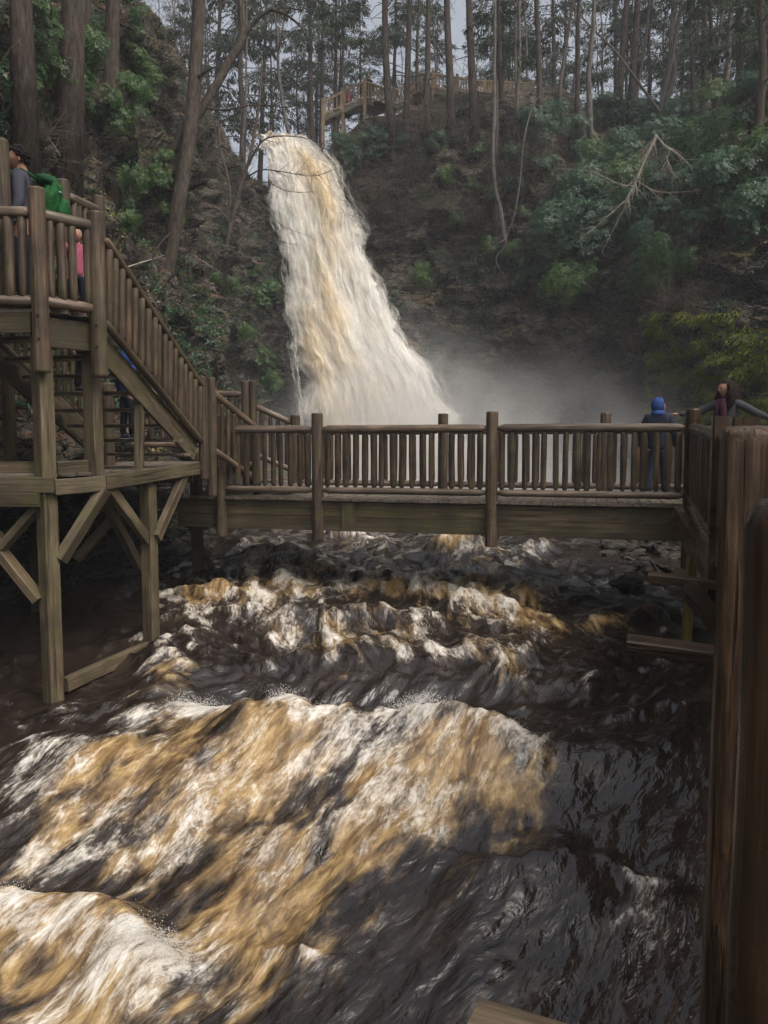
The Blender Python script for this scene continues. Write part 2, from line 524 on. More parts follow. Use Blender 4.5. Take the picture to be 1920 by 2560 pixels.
M_SOLE = plain('pale_sole', (.5, .5, .5), .7)
M_EYE = plain('eye', (.02, .012, .01), .2)
M_WHITE = plain('eye_white', (.6, .57, .53), .3)
M_LIP = plain('lips', (.30, .10, .09), .5)
M_BUCK = plain('pale_buckle', (.35, .45, .5), .4)
# ------------------------------------------------------------------ gorge terrain
PR = {  # outward distance, height
 'LN': [(0,-4.4),(.5,-3.0),(1.0,-1.8),(2.0,-.2),(3.4,1.8),(6,4.6),(10,8.6),(17,14.5),(30,24),(90,52)],
 'LM': [(0,-4.4),(.3,-2.2),(.8,0),(1.5,2.6),(2.5,5.2),(4.3,9.6),(8,13.6),(15,19),(28,27),(90,50)],
 'LF': [(0,-4.4),(.3,-1),(.9,3.5),(1.6,8),(2.3,12.4),(4,15.6),(8,18),(15,20.5),(30,24),(90,36)],
 'FA': [(0,-4.4),(.4,0),(1.2,4),(2.4,8),(3.6,11.2),(4.9,13.6),(9,14.4),(18,15.6),(34,19),(90,30)],
 'RF': [(0,-4.4),(.3,-.5),(.2,3.5),(.8,7.8),(1.8,11.8),(3.2,15.6),(5.3,17.0),(12,17.5),(34,19),(90,30)],
 'RM': [(0,-4.4),(.5,-1.2),(.9,1.6),(.2,4.4),(1.6,7.2),(4.2,10.4),(8,13.4),(14,17.4),(34,21.5),(90,32)],
 'RG': [(0,-4.4),(.6,-1.2),(1.6,.8),(3.0,2.8),(4.2,5.2),(6,8.0),(10,12.4),(17,18.2),(34,23),(90,34)],
 'RB': [(0,-4.4),(.8,-2.25),(1.8,-1.75),(3.2,-1.2),(5,.2),(8,3),(12,7),(18,12),(34,20),(90,34)],
 'RN': [(0,-4.4),(.8,-3.2),(1.8,-2.4),(3.2,-1.2),(5,.6),(8,3.4),(12,7),(18,12),(34,20),(90,34)],
}
KEYS = [  # x, y, outward x, outward y, profile, weight of grid lines
 (-6.5,-9,-1,-.5,'LN'),(-6.0,-3,-1,-.2,'LN'),(-5.9,3,-1,0,'LN'),(-6.0,7,-1,0,'LN'),(-5.2,10.5,-1,.05,'LN'),(-4.1,14,-1,.1,'LM'),
 (-3.9,17,-1,.1,'LM'),(-4.2,21,-1,.1,'LM'),(-4.7,25,-1,.15,'LF'),(-5.2,29,-1,.2,'LF'),(-5.3,33,-.95,.4,'LF'),
 (-4.4,36.2,-.5,.9,'FA'),(-1.8,36.4,-.15,1,'FA'),(.4,36.4,.1,1,'RF'),(2.0,36.2,.2,1,'RF'),(5,35.4,.3,1,'RF'),(7.6,33.6,.6,.9,'RM'),
 (9.6,30.6,.9,.6,'RM'),(10.0,27,1,.35,'RM'),(9.4,23.6,1,.2,'RG'),(8.2,20,1,.1,'RG'),(6.6,17,1,0,'RB'),(5.1,14.6,1,0,'RB'),(4.5,12.2,1,0,'RB'),
 (4.7,9.5,1,-.05,'RN'),(5.6,6,1,-.1,'RN'),(6,0,1,-.2,'RN'),(6.5,-9,1,-.5,'RN'),
]
K = np.array([(k[0], k[1], k[2], k[3]) for k in KEYS], float)
KP = np.array([PR[k[4]] for k in KEYS])            # n,10,2
kl = np.concatenate([[0], np.cumsum(np.hypot(np.diff(K[:,0]), np.diff(K[:,1])))])
dens = np.interp(kl, [0, kl[2], kl[4], kl[21], kl[24], kl[-1]], [.3, .5, 2.2, 2.2, 1.0, .3])
cd = np.concatenate([[0], np.cumsum(.5 * (dens[1:] + dens[:-1]) * np.diff(kl))])
NS, NT = 760, 330
sl = np.interp(np.linspace(0, cd[-1], NS), cd, kl)
def smooth_interp(q):
    fine = np.linspace(0, kl[-1], 1200)
    v = np.interp(fine, kl, q)
    w = 21
    kern = np.hanning(w + 2)[1:-1]
    kern /= kern.sum()
    vp = np.pad(v, w // 2, mode='edge')
    v = np.convolve(vp, kern, 'valid')
    return np.interp(sl, fine, v)
bx, by, ox, oy = [smooth_interp(K[:, i]) for i in range(4)]
on = np.hypot(ox, oy); ox /= on; oy /= on
tk = np.arange(10)
tdens = np.array([1, 1.6, 2.6, 2.6, 2.6, 2.2, 2.0, 1.4, .9, .5])
tc_ = np.concatenate([[0], np.cumsum(.5 * (tdens[1:] + tdens[:-1]))])
tt = np.interp(np.linspace(0, tc_[-1], NT), tc_, tk)
D = np.zeros((NS, NT)); Zp = np.zeros((NS, NT))
pd = np.stack([smooth_interp(KP[:, j, 0]) for j in range(10)], 1)
pz = np.stack([smooth_interp(KP[:, j, 1]) for j in range(10)], 1)
ti = np.clip(tt.astype(int), 0, 8); tf = tt - ti
D = pd[:, ti] * (1 - tf) + pd[:, ti + 1] * tf
Zp = pz[:, ti] * (1 - tf) + pz[:, ti + 1] * tf
for _ in range(5):   # soften profile corners
    D[:, 1:-1] = .25 * D[:, :-2] + .5 * D[:, 1:-1] + .25 * D[:, 2:]
    Zp[:, 1:-1] = .25 * Zp[:, :-2] + .5 * Zp[:, 1:-1] + .25 * Zp[:, 2:]
X = bx[:, None] + ox[:, None] * D
Y = by[:, None] + oy[:, None] * D
Z = Zp.copy()
def grid_normals(X, Y, Z):
    a = np.stack(np.gradient(X)[0:1] + np.gradient(Y)[0:1] + np.gradient(Z)[0:1], -1)
    c = np.stack(np.gradient(X)[1:2] + np.gradient(Y)[1:2] + np.gradient(Z)[1:2], -1)
    n = np.cross(a, c)
    return n / (np.linalg.norm(n, axis=-1, keepdims=True) + 1e-9)
N = grid_normals(X, Y, Z)
if N[NS // 2, NT // 5, 1] > 0: N = -N
steep = sst(.85, .35, np.abs(N[..., 2]))
amp = 1 - sst(14, 40, D)
big = fbm(X * .16, Y * .16, Z * .16, 3)
blk = np.tanh(3.6 * fbm(X * .38 + 5, Y * .38, Z * .55, 4))
bedz = Z + .5 * fbm(X * .12, Y * .12, Z * .1, 2)
led = np.tanh(4.5 * pn(X * .10 + 3, Y * .10, bedz * 1.15)) * .6 + np.tanh(4 * pn(X * .22 - 8, Y * .22, bedz * 2.9)) * .35 + .14 * np.tanh(4 * pn(X * .5, Y * .5 + 9, bedz * 7.5))
jn = np.tanh(3 * pn(X * .75, Y * .75 + 2, Z * .22))
med = fbm(X * 1.1, Y * 1.1, Z * 1.6, 4)
def blocks(x, y, z, cx, cz, seed):
    # jointed slabs: a constant step per cell of a jittered lattice
    x = x / cx + seed; y = y / cx - seed; z = z / cz + .35 * seed
    xi, yi, zi = [np.floor(q).astype(int) for q in (x, y, z)]
    best = np.full(x.shape, 1e9); val = np.zeros(x.shape)
    for i in (-1, 0, 1):
        for j in (-1, 0, 1):
            for k_ in (-1, 0, 1):
                a, b_, c = xi + i, yi + j, zi + k_
                h = _perm[_perm[_perm[a & 255] + (b_ & 255)] + (c & 255)]
                jx, jy, jz = _g[h, 0] * .35, _g[h, 1] * .35, _g[h, 2] * .30
                d = np.maximum(np.maximum(np.abs(a + .5 + jx - x), np.abs(b_ + .5 + jy - y)), np.abs(c + .5 + jz - z)) + .25 * (np.abs(a + .5 + jx - x) + np.abs(b_ + .5 + jy - y))
                m = d < best
                best = np.where(m, d, best); val = np.where(m, _g[(h * 7 + 3) & 255, 0], val)
    return val
wx, wy, wz_ = X + .25 * fbm(X, Y, Z, 2), Y + .25 * fbm(X + 9, Y, Z, 2), Z + .12 * X + .08 * Y + .18 * fbm(X * .6, Y * .6, Z * .6 + 5, 2)
b1 = blocks(wx, wy, wz_, 2.6, 1.1, 3); b2 = blocks(wx, wy, wz_, 1.1, .42, 11); b3 = blocks(wx, wy, wz_, .5, .16, 29)
disp = big * 1.0 * amp + steep * amp * (.34 * blk + .12 * led + .42 * b1 + .24 * b2 + .09 * b3 + .16 * med) + (1 - steep) * (.22 * med + .35 * fbm(X * .4, Y * .4, 0, 3)) * (.4 + .6 * amp)
falls = np.exp(-((X + 2.2) / 3.6) ** 2) * sst(33, 35.5, Y) * sst(44, 40, Y)
disp *= (1 - .75 * falls)
rimf = sst(39, 40.5, Y) * sst(11, 14, Z) * sst(-3, -1, X)
disp *= (1 - .7 * rimf)
near = sst(-3.5, 4, Y)
disp *= .3 + .7 * near
X += N[..., 0] * disp; Y += N[..., 1] * disp; Z += N[..., 2] * disp
rimz = np.interp(X, [-4, -3, -1, .5, 3, 6, 10], [14.6, 15.0, 16.1, 16.1, 17.0, 17.3, 17.6]) + .25 * fbm(X * .6, Y * .6, 0, 3)
rimz -= .25
rw = sst(-4.2, -2.6, X) * sst(11, 8.5, X) * sst(39.2, 40.4, Y) * sst(49, 46, Y)
Z = Z * (1 - rw) + rimz * rw
# stream notch feeding the fall
notch = np.exp(-((X + 4.4 + .12 * (Y - 40)) / 2.4) ** 2) * sst(38.2, 40.5, Y)
Z -= notch * 1.1
wet = sst(.6, -.6, Z + .5 * fbm(X * .5, Y * .5, Z * .5, 2)) 
wet = np.maximum(wet, np.exp(-((X + 4.2) / 2.2) ** 2) * sst(26, 32, Y) * sst(13, 7, Z) * .95)
wet = np.maximum(wet, sst(5.5, 1.5, Z + 1.5 * fbm(X * .3, Y * .3, Z * .3, 2)) * sst(18, 26, Y) * .8 * sst(-5.5, -3.5, X))
wet = np.clip(wet, 0, 1)
V = np.stack([X, Y, Z], -1).reshape(-1, 3)
ii = (np.arange(NS - 1)[:, None] * NT + np.arange(NT - 1)[None]).ravel()
Fq = np.stack([ii, ii + NT, ii + NT + 1, ii + 1], 1)
TERR_V, TERR_F = V, Fq
me = mesh('terrain', V, Fq, True, {'wet': wet.ravel()})
tag(link('gorge_slopes', me, M_ROCK), kind='structure')
# river bed and ground sheet to the horizon
gv = [(-117,-37,-4.6),(117,-37,-4.6),(117,157,-4.6),(-117,157,-4.6)]
tag(link('ground', mesh('ground', gv, [(0,1,2,3)], False, {'wet': np.ones(4)}), M_ROCK), kind='structure')
BVH = BVHTree.FromPolygons([Vector(v) for v in V.tolist()], Fq.tolist())
def hit(px, py):
    r = BVH.ray_cast(Vector((0, 0, 0)), ray(px, py).normalized())
    return (r[0], r[1]) if r[0] else (None, None)
def ground(x, y, top=80):
    r = BVH.ray_cast(Vector((x, y, top)), Vector((0, 0, -1)))
    return (r[0], r[1]) if r[0] else (None, None)

# ------------------------------------------------------------------ river
_ly = np.linspace(0, 40, 1601)
_lz = np.interp(_ly, [2, 3.2, 4.4, 5.6, 6.6, 7.3, 8.0, 9, 10, 11.5, 13, 15, 17, 36],
                        [-4.15, -3.95, -3.7, -3.42, -3.1, -2.78, -2.78, -2.66, -2.5, -2.32, -2.16, -2.0, -1.9, -1.85])
_hk = np.hanning(43); _hk /= _hk.sum()
_lz = np.convolve(np.pad(_lz, 21, mode='edge'), _hk, 'valid')
def river_level(y):
    return np.interp(y, _ly, _lz)
NR = 780
yy = [2.2]
while yy[-1] < 37: yy.append(yy[-1] + max(.016, yy[-1] * .0033))
yy = np.array(yy); NR = len(yy); NCc = 560
hw = .62 * yy + 3.2
uu = np.linspace(-1, 1, NCc)
YY = np.repeat(yy[:, None], NCc, 1)
XX = uu[None] * hw[:, None] + .6
# flow coordinates: streamlines run toward the camera and swing left below the crest
sw = np.where(YY < 9, (9 - YY), 0)
U = XX + .62 * sw - .10 * np.clip(12 - YY, 0, 4) ** 1.0 + .25 * fbm(XX * .5, YY * .4, 3.3, 2)
Vv = YY + .25 * XX * sst(10, 7, YY)
lev = river_level(YY)
Hh = lev.copy()
foam = np.zeros_like(XX); amber = np.zeros_like(XX)
crest = np.zeros_like(XX)
XW = XX + .55 * fbm(U * 1.1, Vv * .9, 30.0, 4); YW = YY + .22 * fbm(U * 1.1, Vv * .9, 50.0, 4)
def worldpt(px, py, z0=-2.6):
    # meet the river level surface along the sight line (used once, to read positions off)
    y0 = 8.0
    for _ in range(40):
        z = float(river_level(y0))
        w = W(px, py, z)
        y0 = .5 * y0 + .5 * w.y
    return w.x, w.y
def blob(px, py, rx, ry, f=0.0, a=0.0, h=0.0, ang=0.0, world=None):
    """add foam / amber / height as a soft patch; radii in metres, ang turns it in plan"""
    global foam, amber, Hh
    x0, y0 = world or worldpt(px, py)
    c, s = math.cos(ang), math.sin(ang)
    dx, dy = XW - x0, YW - y0
    q = ((dx * c + dy * s) / rx) ** 2 + ((-dx * s + dy * c) / ry) ** 2
    g = np.exp(-q)
    if f: foam += f * g
    if a: amber += a * g
    if h: Hh += h * g
def ridge(pts, w, h=0.0, f=0.0, a=0.0, back=None, amin=0.0, taper=.5):
    """a breaking crest along a line of photo points: steep upstream lip, foam spilling downstream (toward -Y)"""
    global foam, amber, Hh
    wp = np.array([worldpt(*p) for p in pts])
    o = np.argsort(wp[:, 0]); wp = wp[o]
    yc = np.interp(XW, wp[:, 0], wp[:, 1])
    yc = yc + .10 * fbm(XX * 1.6, 0 * XX + len(pts), 9.1, 3)
    e = sst(wp[0, 0] - taper, wp[0, 0] + taper, XX) * sst(wp[-1, 0] + taper, wp[-1, 0] - taper, XX)
    d = YY - yc
    bk = back or w * .55
    g = np.where(d > 0, np.exp(-(d / bk) ** 2), np.exp(-(d / w) ** 2)) * e
    if h: Hh += h * g
    gf = np.where(d > 0, np.exp(-(d / (bk * .5)) ** 2), np.exp(-np.abs(d / w) ** 1.3)) * e
    if f: foam += f * gf
    if a: amber += a * np.where(d > 0, np.exp(-(d / (bk * .35)) ** 2), np.exp(-(d / (w * 1.6)) ** 2)) * e
# --- main crest and the apron below it
ridge([(440,1800),(520,1812),(620,1815),(760,1840),(900,1832),(1020,1815),(1150,1825),(1260,1850),(1340,1875)], .34, h=.21, f=.90, a=.45, back=.30, taper=.7)
blob(900, 1760, 2.2, .35, h=-.16)
for (px, py, rx, ry, f, a, h, an) in [
    (560,1870,.65,.5,.55,.75,.10,.5),(430,1960,.7,.55,.45,.6,.05,.6),(330,2050,.6,.6,.35,.45,0,.6),
    (760,1880,.5,.35,.1,.95,.06,.2),(900,1900,.8,.3,.25,.8,0,0),(1010,1930,.35,.7,.75,.5,.08,-.5),
    (900,2010,.35,.55,.7,.4,.05,-.6),(1120,1900,.5,.35,.3,.9,.05,0),(1180,1960,.35,.5,.25,.8,0,-.3),
    (1000,2010,.5,.4,.25,.9,0,-.4),(1060,2060,.45,.45,.35,.7,0,-.5),(960,2100,.4,.4,.45,.6,0,-.5),
    (740,2130,.2,.6,.85,.3,.05,-.7),(620,2190,.2,.5,.7,.3,.03,-.7),(820,2180,.3,.55,.3,.75,0,-.6),
    (560,2230,.35,.4,.25,.65,0,-.5),(680,2260,.4,.35,.2,.8,0,-.5),(920,2200,.45,.35,.2,.55,0,-.4),
    (480,2130,.25,.5,.4,.45,0,-.8),(360,2130,.2,.45,.6,.3,0,-.8),(220,2150,.2,.5,.6,.2,0,-.8),
    (560,2050,.25,.5,.25,.55,0,-.7),(620,1990,.3,.4,.2,.6,0,-.6),(1250,1900,.5,.25,.1,.35,0,0),
    (1150,2050,.25,.3,.3,.35,0,-.3),(160,2090,.4,.3,.4,.1,0,0),(80,2200,.3,.3,.55,.1,0,0),
    (330,2340,.7,.25,.3,.6,0,0),(520,2400,.4,.35,.25,.7,0,0),(700,2420,.5,.2,.15,.45,0,0),(650,2330,.4,.2,.25,.55,0,0),
    (860,2320,.4,.3,.1,.5,0,0)]:
    blob(px, py, rx, ry, f * .72, a * 1.1, h, an)
def lip_line(pts, w, f):
    global crest
    wp = np.array([worldpt(*p) for p in pts]); wp = wp[np.argsort(wp[:, 0])]
    yc = np.interp(XX, wp[:, 0], wp[:, 1]) + .10 * fbm(XX * 1.6, 0 * XX + len(pts), 9.1, 3) + .05 * fbm(XX * 6, YY * 2, 3.3, 3)
    e = sst(wp[0, 0] - .15, wp[0, 0] + .15, XX) * sst(wp[-1, 0] + .15, wp[-1, 0] - .15, XX)
    crest = crest + f * e * np.exp(-((YY - yc + w * .3) / w) ** 2) * (1 + .5 * fbm(XX * 3, YY * 3, 1.0, 3))
lip_line([(440,1800),(520,1812),(620,1815),(760,1840),(900,1832),(1020,1815),(1150,1825),(1260,1850),(1340,1875)], .13, .8)
lip_line([(-120,2280),(0,2290),(140,2325),(260,2350),(330,2385),(440,2440)], .16, .6)
lip_line([(590,1425),(680,1420),(760,1425),(860,1440)], .22, .5)
lip_line([(820,1342),(880,1346),(960,1366),(1020,1388)], .3, .5)
lip_line([(860,1470),(960,1460),(1040,1480),(1160,1500),(1260,1545),(1330,1590)], .2, .5)
lip_line([(1230,1470),(1300,1482),(1400,1475),(1500,1466),(1560,1462)], .2, .55)
lip_line([(720,1650),(800,1630),(880,1622),(950,1640)], .12, .4)
lip_line([(1160,1640),(1230,1628),(1290,1650),(1340,1690)], .12, .5)
lip_line([(1120,2290),(1180,2240),(1260,2205)], .035, .5)
lip_line([(1480,2370),(1570,2325),(1650,2290)], .05, .45)
# second drop, lower left
ridge([(-120,2280),(0,2290),(140,2325),(260,2350),(330,2385),(440,2440)], .42, h=.26, f=.72, a=1.1, back=.2, taper=.25)
for (px, py, rx, ry, f, a) in [(60,2430,.5,.35,.05,1.1),(200,2470,.45,.35,.1,1.0),(380,2500,.3,.3,.7,.5),(480,2540,.4,.2,.6,.6),(60,2540,.4,.3,.35,.9),(560,2460,.2,.2,.5,.3)]:
    blob(px, py, rx, ry, f, a)
ridge([(620,2375),(720,2390),(840,2420)], .10, h=.05, f=.75, back=.05, taper=.15)
# diagonal splash running down past the tower post
for (px, py, rx, ry, f, a, h) in [(455,1640,.3,.5,.95,.35,.18),(420,1710,.38,.45,.85,.55,.16),(370,1760,.4,.4,.6,.6,.1),(330,1830,.35,.35,.45,.3,.05),(250,1900,.5,.3,.35,.1,.05),(120,1900,.6,.3,.28,.0,.03),(60,1990,.6,.4,.5,.1,.04),(180,1960,.5,.4,.45,.15,.04),(260,1800,.4,.4,.4,0,.05),(130,2060,.5,.3,.4,.1,.03),(40,1860,.6,.25,.35,0,.03),(440,1560,.25,.4,.35,.2,.06)]:
    blob(px, py, rx, ry, f, a, h)
# humps between bridge and crest
ridge([(590,1425),(680,1420),(760,1425),(860,1440)], .55, h=.22, f=.85, a=.75, back=.5, taper=.5)
ridge([(800,1345),(870,1350),(960,1370),(1010,1390)], .7, h=.18, f=.95, a=.35, back=.6, taper=.5)
blob(1135, 1395, .55, .6, f=.5, a=.8, h=.42); blob(1135, 1440, .7, .9, f=.0, a=.15)
blob(1225, 1410, .6, .8, f=.75, a=.5, h=.18); blob(1320, 1400, .6, .5, f=.3, h=.05); blob(1340, 1392, .25, .35, f=.8, h=.12)
ridge([(860,1470),(960,1460),(1040,1480),(1160,1500),(1260,1545),(1330,1590)], .50, h=.20, f=1.0, a=.8, back=.4, taper=.4)
for (px, py, rx, ry, f, a, h) in [(930,1430,.4,.9,.7,.15,.05),(1300,1480,.8,.35,.75,.2,.06),(1420,1470,.8,.3,.6,.1,.02),(1520,1460,.5,.3,.55,0,0),
    (1310,1580,.4,.5,.6,.6,.08),(640,1500,.9,.6,.35,.35,.05),(960,1490,.3,.3,.4,.9,.1),(700,1480,.8,.3,.3,.5,0),(520,1500,.5,.6,.4,0,.04),
    (860,1630,.6,.35,.45,.15,.06),(1230,1640,.55,.4,.65,.4,.18),(1280,1700,.4,.4,.4,.3,.05),(1140,1690,.5,.4,.3,.2,.04),(1050,1640,.5,.3,.35,.2,.05),
    (1420,1700,.5,.3,.25,0,.03),(1590,1780,.4,.2,.45,0,.05),(1740,1770,.3,.2,.5,0,.05),(1550,1880,.5,.25,.25,0,.03),
    (560,1370,.8,1.0,.35,0,.03),(1560,1360,.8,.8,.35,0,.02),(640,1350,1,.6,.3,0,0),(1700,1500,.8,.4,.2,0,0)]:
    blob(px, py, rx, ry, f, a, h)
_r = random.Random(12)
for k_ in range(20):      # small breaking crests all over the upstream rapid
    yv = _r.uniform(8.6, 16.5); xv = _r.uniform(-3.0, 3.6)
    if abs(xv + .5) < .8 and 8.4 < yv < 9.0: continue
    w_ = _r.uniform(.25, .8)
    blob(0, 0, w_, _r.uniform(.14, .34), f=_r.uniform(.15, .5), a=_r.uniform(.2, .8), h=_r.uniform(.05, .2), ang=_r.uniform(-.4, .4), world=(xv, yv))
    blob(0, 0, w_ * 1.2, .6, f=_r.uniform(.15, .4), a=_r.uniform(.1, .5), ang=_r.uniform(-.4, .4), world=(xv - .05, yv - .45))
for (px, py) in ((140, 1780), (378, 1620), (1715, 1640)):      # water piling up against the timber legs
    x_, y_ = worldpt(px, py)
    blob(0, 0, .22, .18, f=.75, h=.07, world=(x_ + .05, y_ + .05)); blob(0, 0, .14, .5, f=.5, world=(x_ - .15, y_ - .4), ang=.3)
# smooth dark mounds lower right
ridge([(1150,2290),(1220,2225),(1300,2200),(1400,2195),(1500,2200)], .5, h=.20, f=.16, back=.30, taper=.4)
ridge([(1500,2350),(1570,2320),(1650,2290),(1740,2270)], .25, h=.08, f=.42, back=.16, taper=.3)
blob(1600, 2215, .12, .12, f=.85, h=.08)
ridge([(1380,2210),(1480,2200),(1560,2195)], .1, f=.3, back=.05, taper=.1)
blob(1720,2170,.3,.1,f=.35,h=.05); blob(1500,2480,.3,.2,f=.25); blob(1350,2500,.2,.1,f=.3)
# pool under the fall: churned pale water
foam += .3 * sst(19, 24, YY)
amber += .15 * sst(24, 31, YY)
# turbulence carried by the flow
fade = sst(30, 10, YY)
t1 = fbm(U * .85, Vv * .55, 1.2, 4)
t2 = ridged(U * 1.5, Vv * .75, 5.0, 4) - .45
t3 = fbm(U * 4.5, Vv * 2.3, 8.0, 4)
chop = .35 + .65 * np.clip(foam, 0, 1)
calm = 1 - .6 * np.exp(-(((XX - 1.2) / .9) ** 2 + ((YY - 4.3) / .6) ** 2))
foam += crest
foam += .95 * sst(22, 28, YY)
apron = sst(7.9, 7.2, YY)
up = sst(8.2, 9.2, YY) * sst(19, 15, YY) * sst(4.6, 3.2, XX)
Hh += (.10 * t1 * (1 - .45 * apron) + .11 * t2 * (1 - .62 * apron) + .05 * t3 * chop * (1 - .5 * apron) + .09 * up * ridged(U * 1.1, Vv * 1.3, 15.0, 4)) * (.55 + .45 * fade) * calm
Hh += .012 * fbm(U * 9, Vv * 4.0, 2.0, 3) * sst(20, 8, YY)
crest_done = 1
foam = 1.15 * (1 - np.exp(-foam * .78))
foam = foam * (.72 + .9 * fbm(U * 1.5, Vv * .7, 6.0, 4) + .9 * fbm(U * 3.6, Vv * 2.0, 26.0, 3)) + (.22 + .10 * sst(8, 9, YY)) * sst(.10, .5, t2 + .25 * t3) * sst(20, 14, YY) * (1 - .7 * sst(.6, 1.4, XX) * sst(8.5, 7, YY)) + .10 * t3 - .02
amber = 1.3 * (1 - np.exp(-amber * .8)) * (.85 + 1.0 * fbm(U * 1.2, Vv * .6, 11.0, 4) + .6 * fbm(U * 3.2, Vv * 1.6, 36.0, 3)) + .14 * t1
left_dark = sst(-1.9, -3.2, XX) * sst(7.2, 8.2, YY)
foam -= left_dark * .12
# keep water out of the bank
Vw = np.stack([XX, YY, Hh], -1).reshape(-1, 3)
ii = (np.arange(NR - 1)[:, None] * NCc + np.arange(NCc - 1)[None]).ravel()
Fw = np.stack([ii, ii + 1, ii + NCc + 1, ii + NCc], 1)
flow = np.stack([U, Vv, Hh * .6], -1).reshape(-1, 3)
me = mesh('river', Vw, Fw, True, {'foam': np.clip(foam, 0, 1.6).ravel(), 'amber': np.clip(amber, 0, 1.4).ravel(), 'flow': flow})
tag(link('river', me, M_RIVER), kind='structure')

# spray thrown up along the crests: small drops and torn sheets of foam
RB = np.stack([XX, YY, Hh, np.clip(foam, 0, 1.6)], -1)
def drop_geo(cands, n, smin, smax, hmax, seedname, ys=1.0):
    idx = rng.choice(len(cands), n)
    c = cands[idx] + rng.normal(size=(n, 3)) * np.array([.06, .06, .01])
    c[:, 2] += np.abs(rng.normal(size=n)) * hmax
    s = rng.uniform(smin, smax, n) * rng.uniform(.5, 1, n)
    o = np.array([(1,0,0),(-1,0,0),(0,1,0),(0,-1,0),(0,0,1.5),(0,0,-1.5)], float)
    v = (c[:, None] + o[None] * s[:, None, None] * rng.uniform(.6, 1.5, (n, 1, 3))).reshape(-1, 3)
    f = np.array([(0,2,4),(2,1,4),(1,3,4),(3,0,4),(2,0,5),(1,2,5),(3,1,5),(0,3,5)])
    f = (np.arange(n)[:, None, None] * 6 + f[None]).reshape(-1, 3)
    return mesh(seedname, v, f, True)
def spraymat():
    b = NB('white_spray')
    return b.surf(b.pr(Base_Color=(.72, .70, .66), Roughness=.5))
M_SPRAY = spraymat()
g = np.gradient(Hh, axis=0)
mask = (RB[..., 3] > .95) & (YY < 17) & (np.abs(XX) < .55 * YY)
cand = RB[mask][:, :3]
wgt = np.ones(len(cand))
lip = cand
tag(link('spray_drops', drop_geo(lip, 11000, .0012, .0042, .045, 'spray'), M_SPRAY), kind='stuff')

# ------------------------------------------------------------------ waterfall
RW_ = 1
rows = [  # py, left px, right px, Yleft, Yright, amber at centre, amber centre (0..1)
 (340, 648, 700, 42.5, 42.2), (352, 646, 782, 41.8, 42.0), (375, 650, 800, 41.2, 41.4), (410, 658, 838, 40.6, 40.8), (450, 668, 858, 40.2, 40.2),
 (500, 682, 866, 39.8, 39.6), (560, 690, 888, 39.4, 39.0), (640, 700, 915, 38.8, 38.3), (720, 708, 948, 38.3, 37.7), (800, 716, 985, 37.7, 37.0),
 (870, 726, 1025, 37.2, 36.2), (930, 734, 1080, 36.8, 35.4), (990, 742, 1120, 36.4, 34.8), (1050, 748, 1165, 36.0, 34.2), (1110, 752, 1190, 35.7, 33.8),
 (1170, 752, 1205, 35.5, 33.5), (1225, 750, 1215, 35.4, 33.3)]
Rw = np.array(rows, float)
NTf, NSf = 620, 190
pyv = np.linspace(340, 1225, NTf)
Lp = np.interp(pyv, Rw[:, 0], Rw[:, 1]); Rp = np.interp(pyv, Rw[:, 0], Rw[:, 2])
LY = np.interp(pyv, Rw[:, 0], Rw[:, 3]); RY = np.interp(pyv, Rw[:, 0], Rw[:, 4])
k = np.hanning(31); k /= k.sum()
Lp = Lp - 12 * sst(350, 500, pyv); Rp = Rp + 26 * sst(360, 520, pyv)
sm = lambda q: np.convolve(np.pad(q, 15, mode='edge'), k, 'valid')
Lp, Rp, LY, RY = map(sm, (Lp, Rp, LY, RY))
S = np.linspace(0, 1, NSf)[None]
FX = np.zeros((NTf, NSf)); FY = FX.copy(); FZ = FX.copy()
for i in range(NTf):
    a, b_ = P(Lp[i], pyv[i], LY[i]), P(Rp[i], pyv[i], RY[i])
    s = S[0]
    FX[i] = a.x + (b_.x - a.x) * s; FY[i] = a.y + (b_.y - a.y) * s; FZ[i] = a.z + (b_.z - a.z) * s
width = np.hypot(FX[:, -1:] - FX[:, :1], FY[:, -1:] - FY[:, :1])
FY -= np.sin(S * math.pi) ** .8 * (.35 + .10 * width)
down = np.concatenate([[0], np.cumsum(np.hypot(np.diff(FZ[:, 0]), np.diff(FY[:, 0])))])[:, None] * np.ones_like(S)
acr = (S - .5) * (2.8 + .35 * width)
topk = sst(6, 0, down)
n1 = fbm(acr * 1.1, down * .20, 0.4, 4); n2 = ridged(acr * 2.6, down * .28, 3.0, 4) - .45; n3 = fbm(acr * 1.6, down * 1.5, 7.0, 4)
dy = .22 * n1 + .02 * n2 + .03 * n3 * sst(.6, 2, down) + topk * .35 * fbm(acr * 1.2, down * 1.2, 2.0, 3)
edgef = np.clip(1 - np.abs(S - .5) * 2, 0, 1)
FY -= dy * 1.1
FZ += .02 * n3 + topk * .30 * fbm(acr * 1.1, down * .9, 12.0, 4)
FX += .10 * fbm(acr * .5, down * .35, 20.0, 3) * (1 + 1.2 * sst(.35, 0, edgef)) + .01 * n3
FX += (.75 * fbm(0 * acr + 3 + 5 * (S > .5), down * .9, 5.5, 4)) * sst(.45, 0, edgef)
edge = sst(0, .34, edgef) * 1.2 - .2
edge = np.maximum(edge, 1.0 * sst(2.5, .2, down))
edge = np.where((S < .12) & (down > 14), edge * .9, edge)
amb = np.exp(-((S - (.50 + .13 * np.sin(down * .35))) / .30) ** 2) * (.30 + .30 * sst(1, 4, down)) + topk * .35
amb = amb * (1 + .9 * n1) + .12 * n3
fidx = (lambda ii: np.stack([ii, ii + 1, ii + NSf + 1, ii + NSf], 1))((np.arange(NTf - 1)[:, None] * NSf + np.arange(NSf - 1)[None]).ravel())
lay_v, lay_f, lay_fl, lay_e, lay_a = [], [], [], [], []
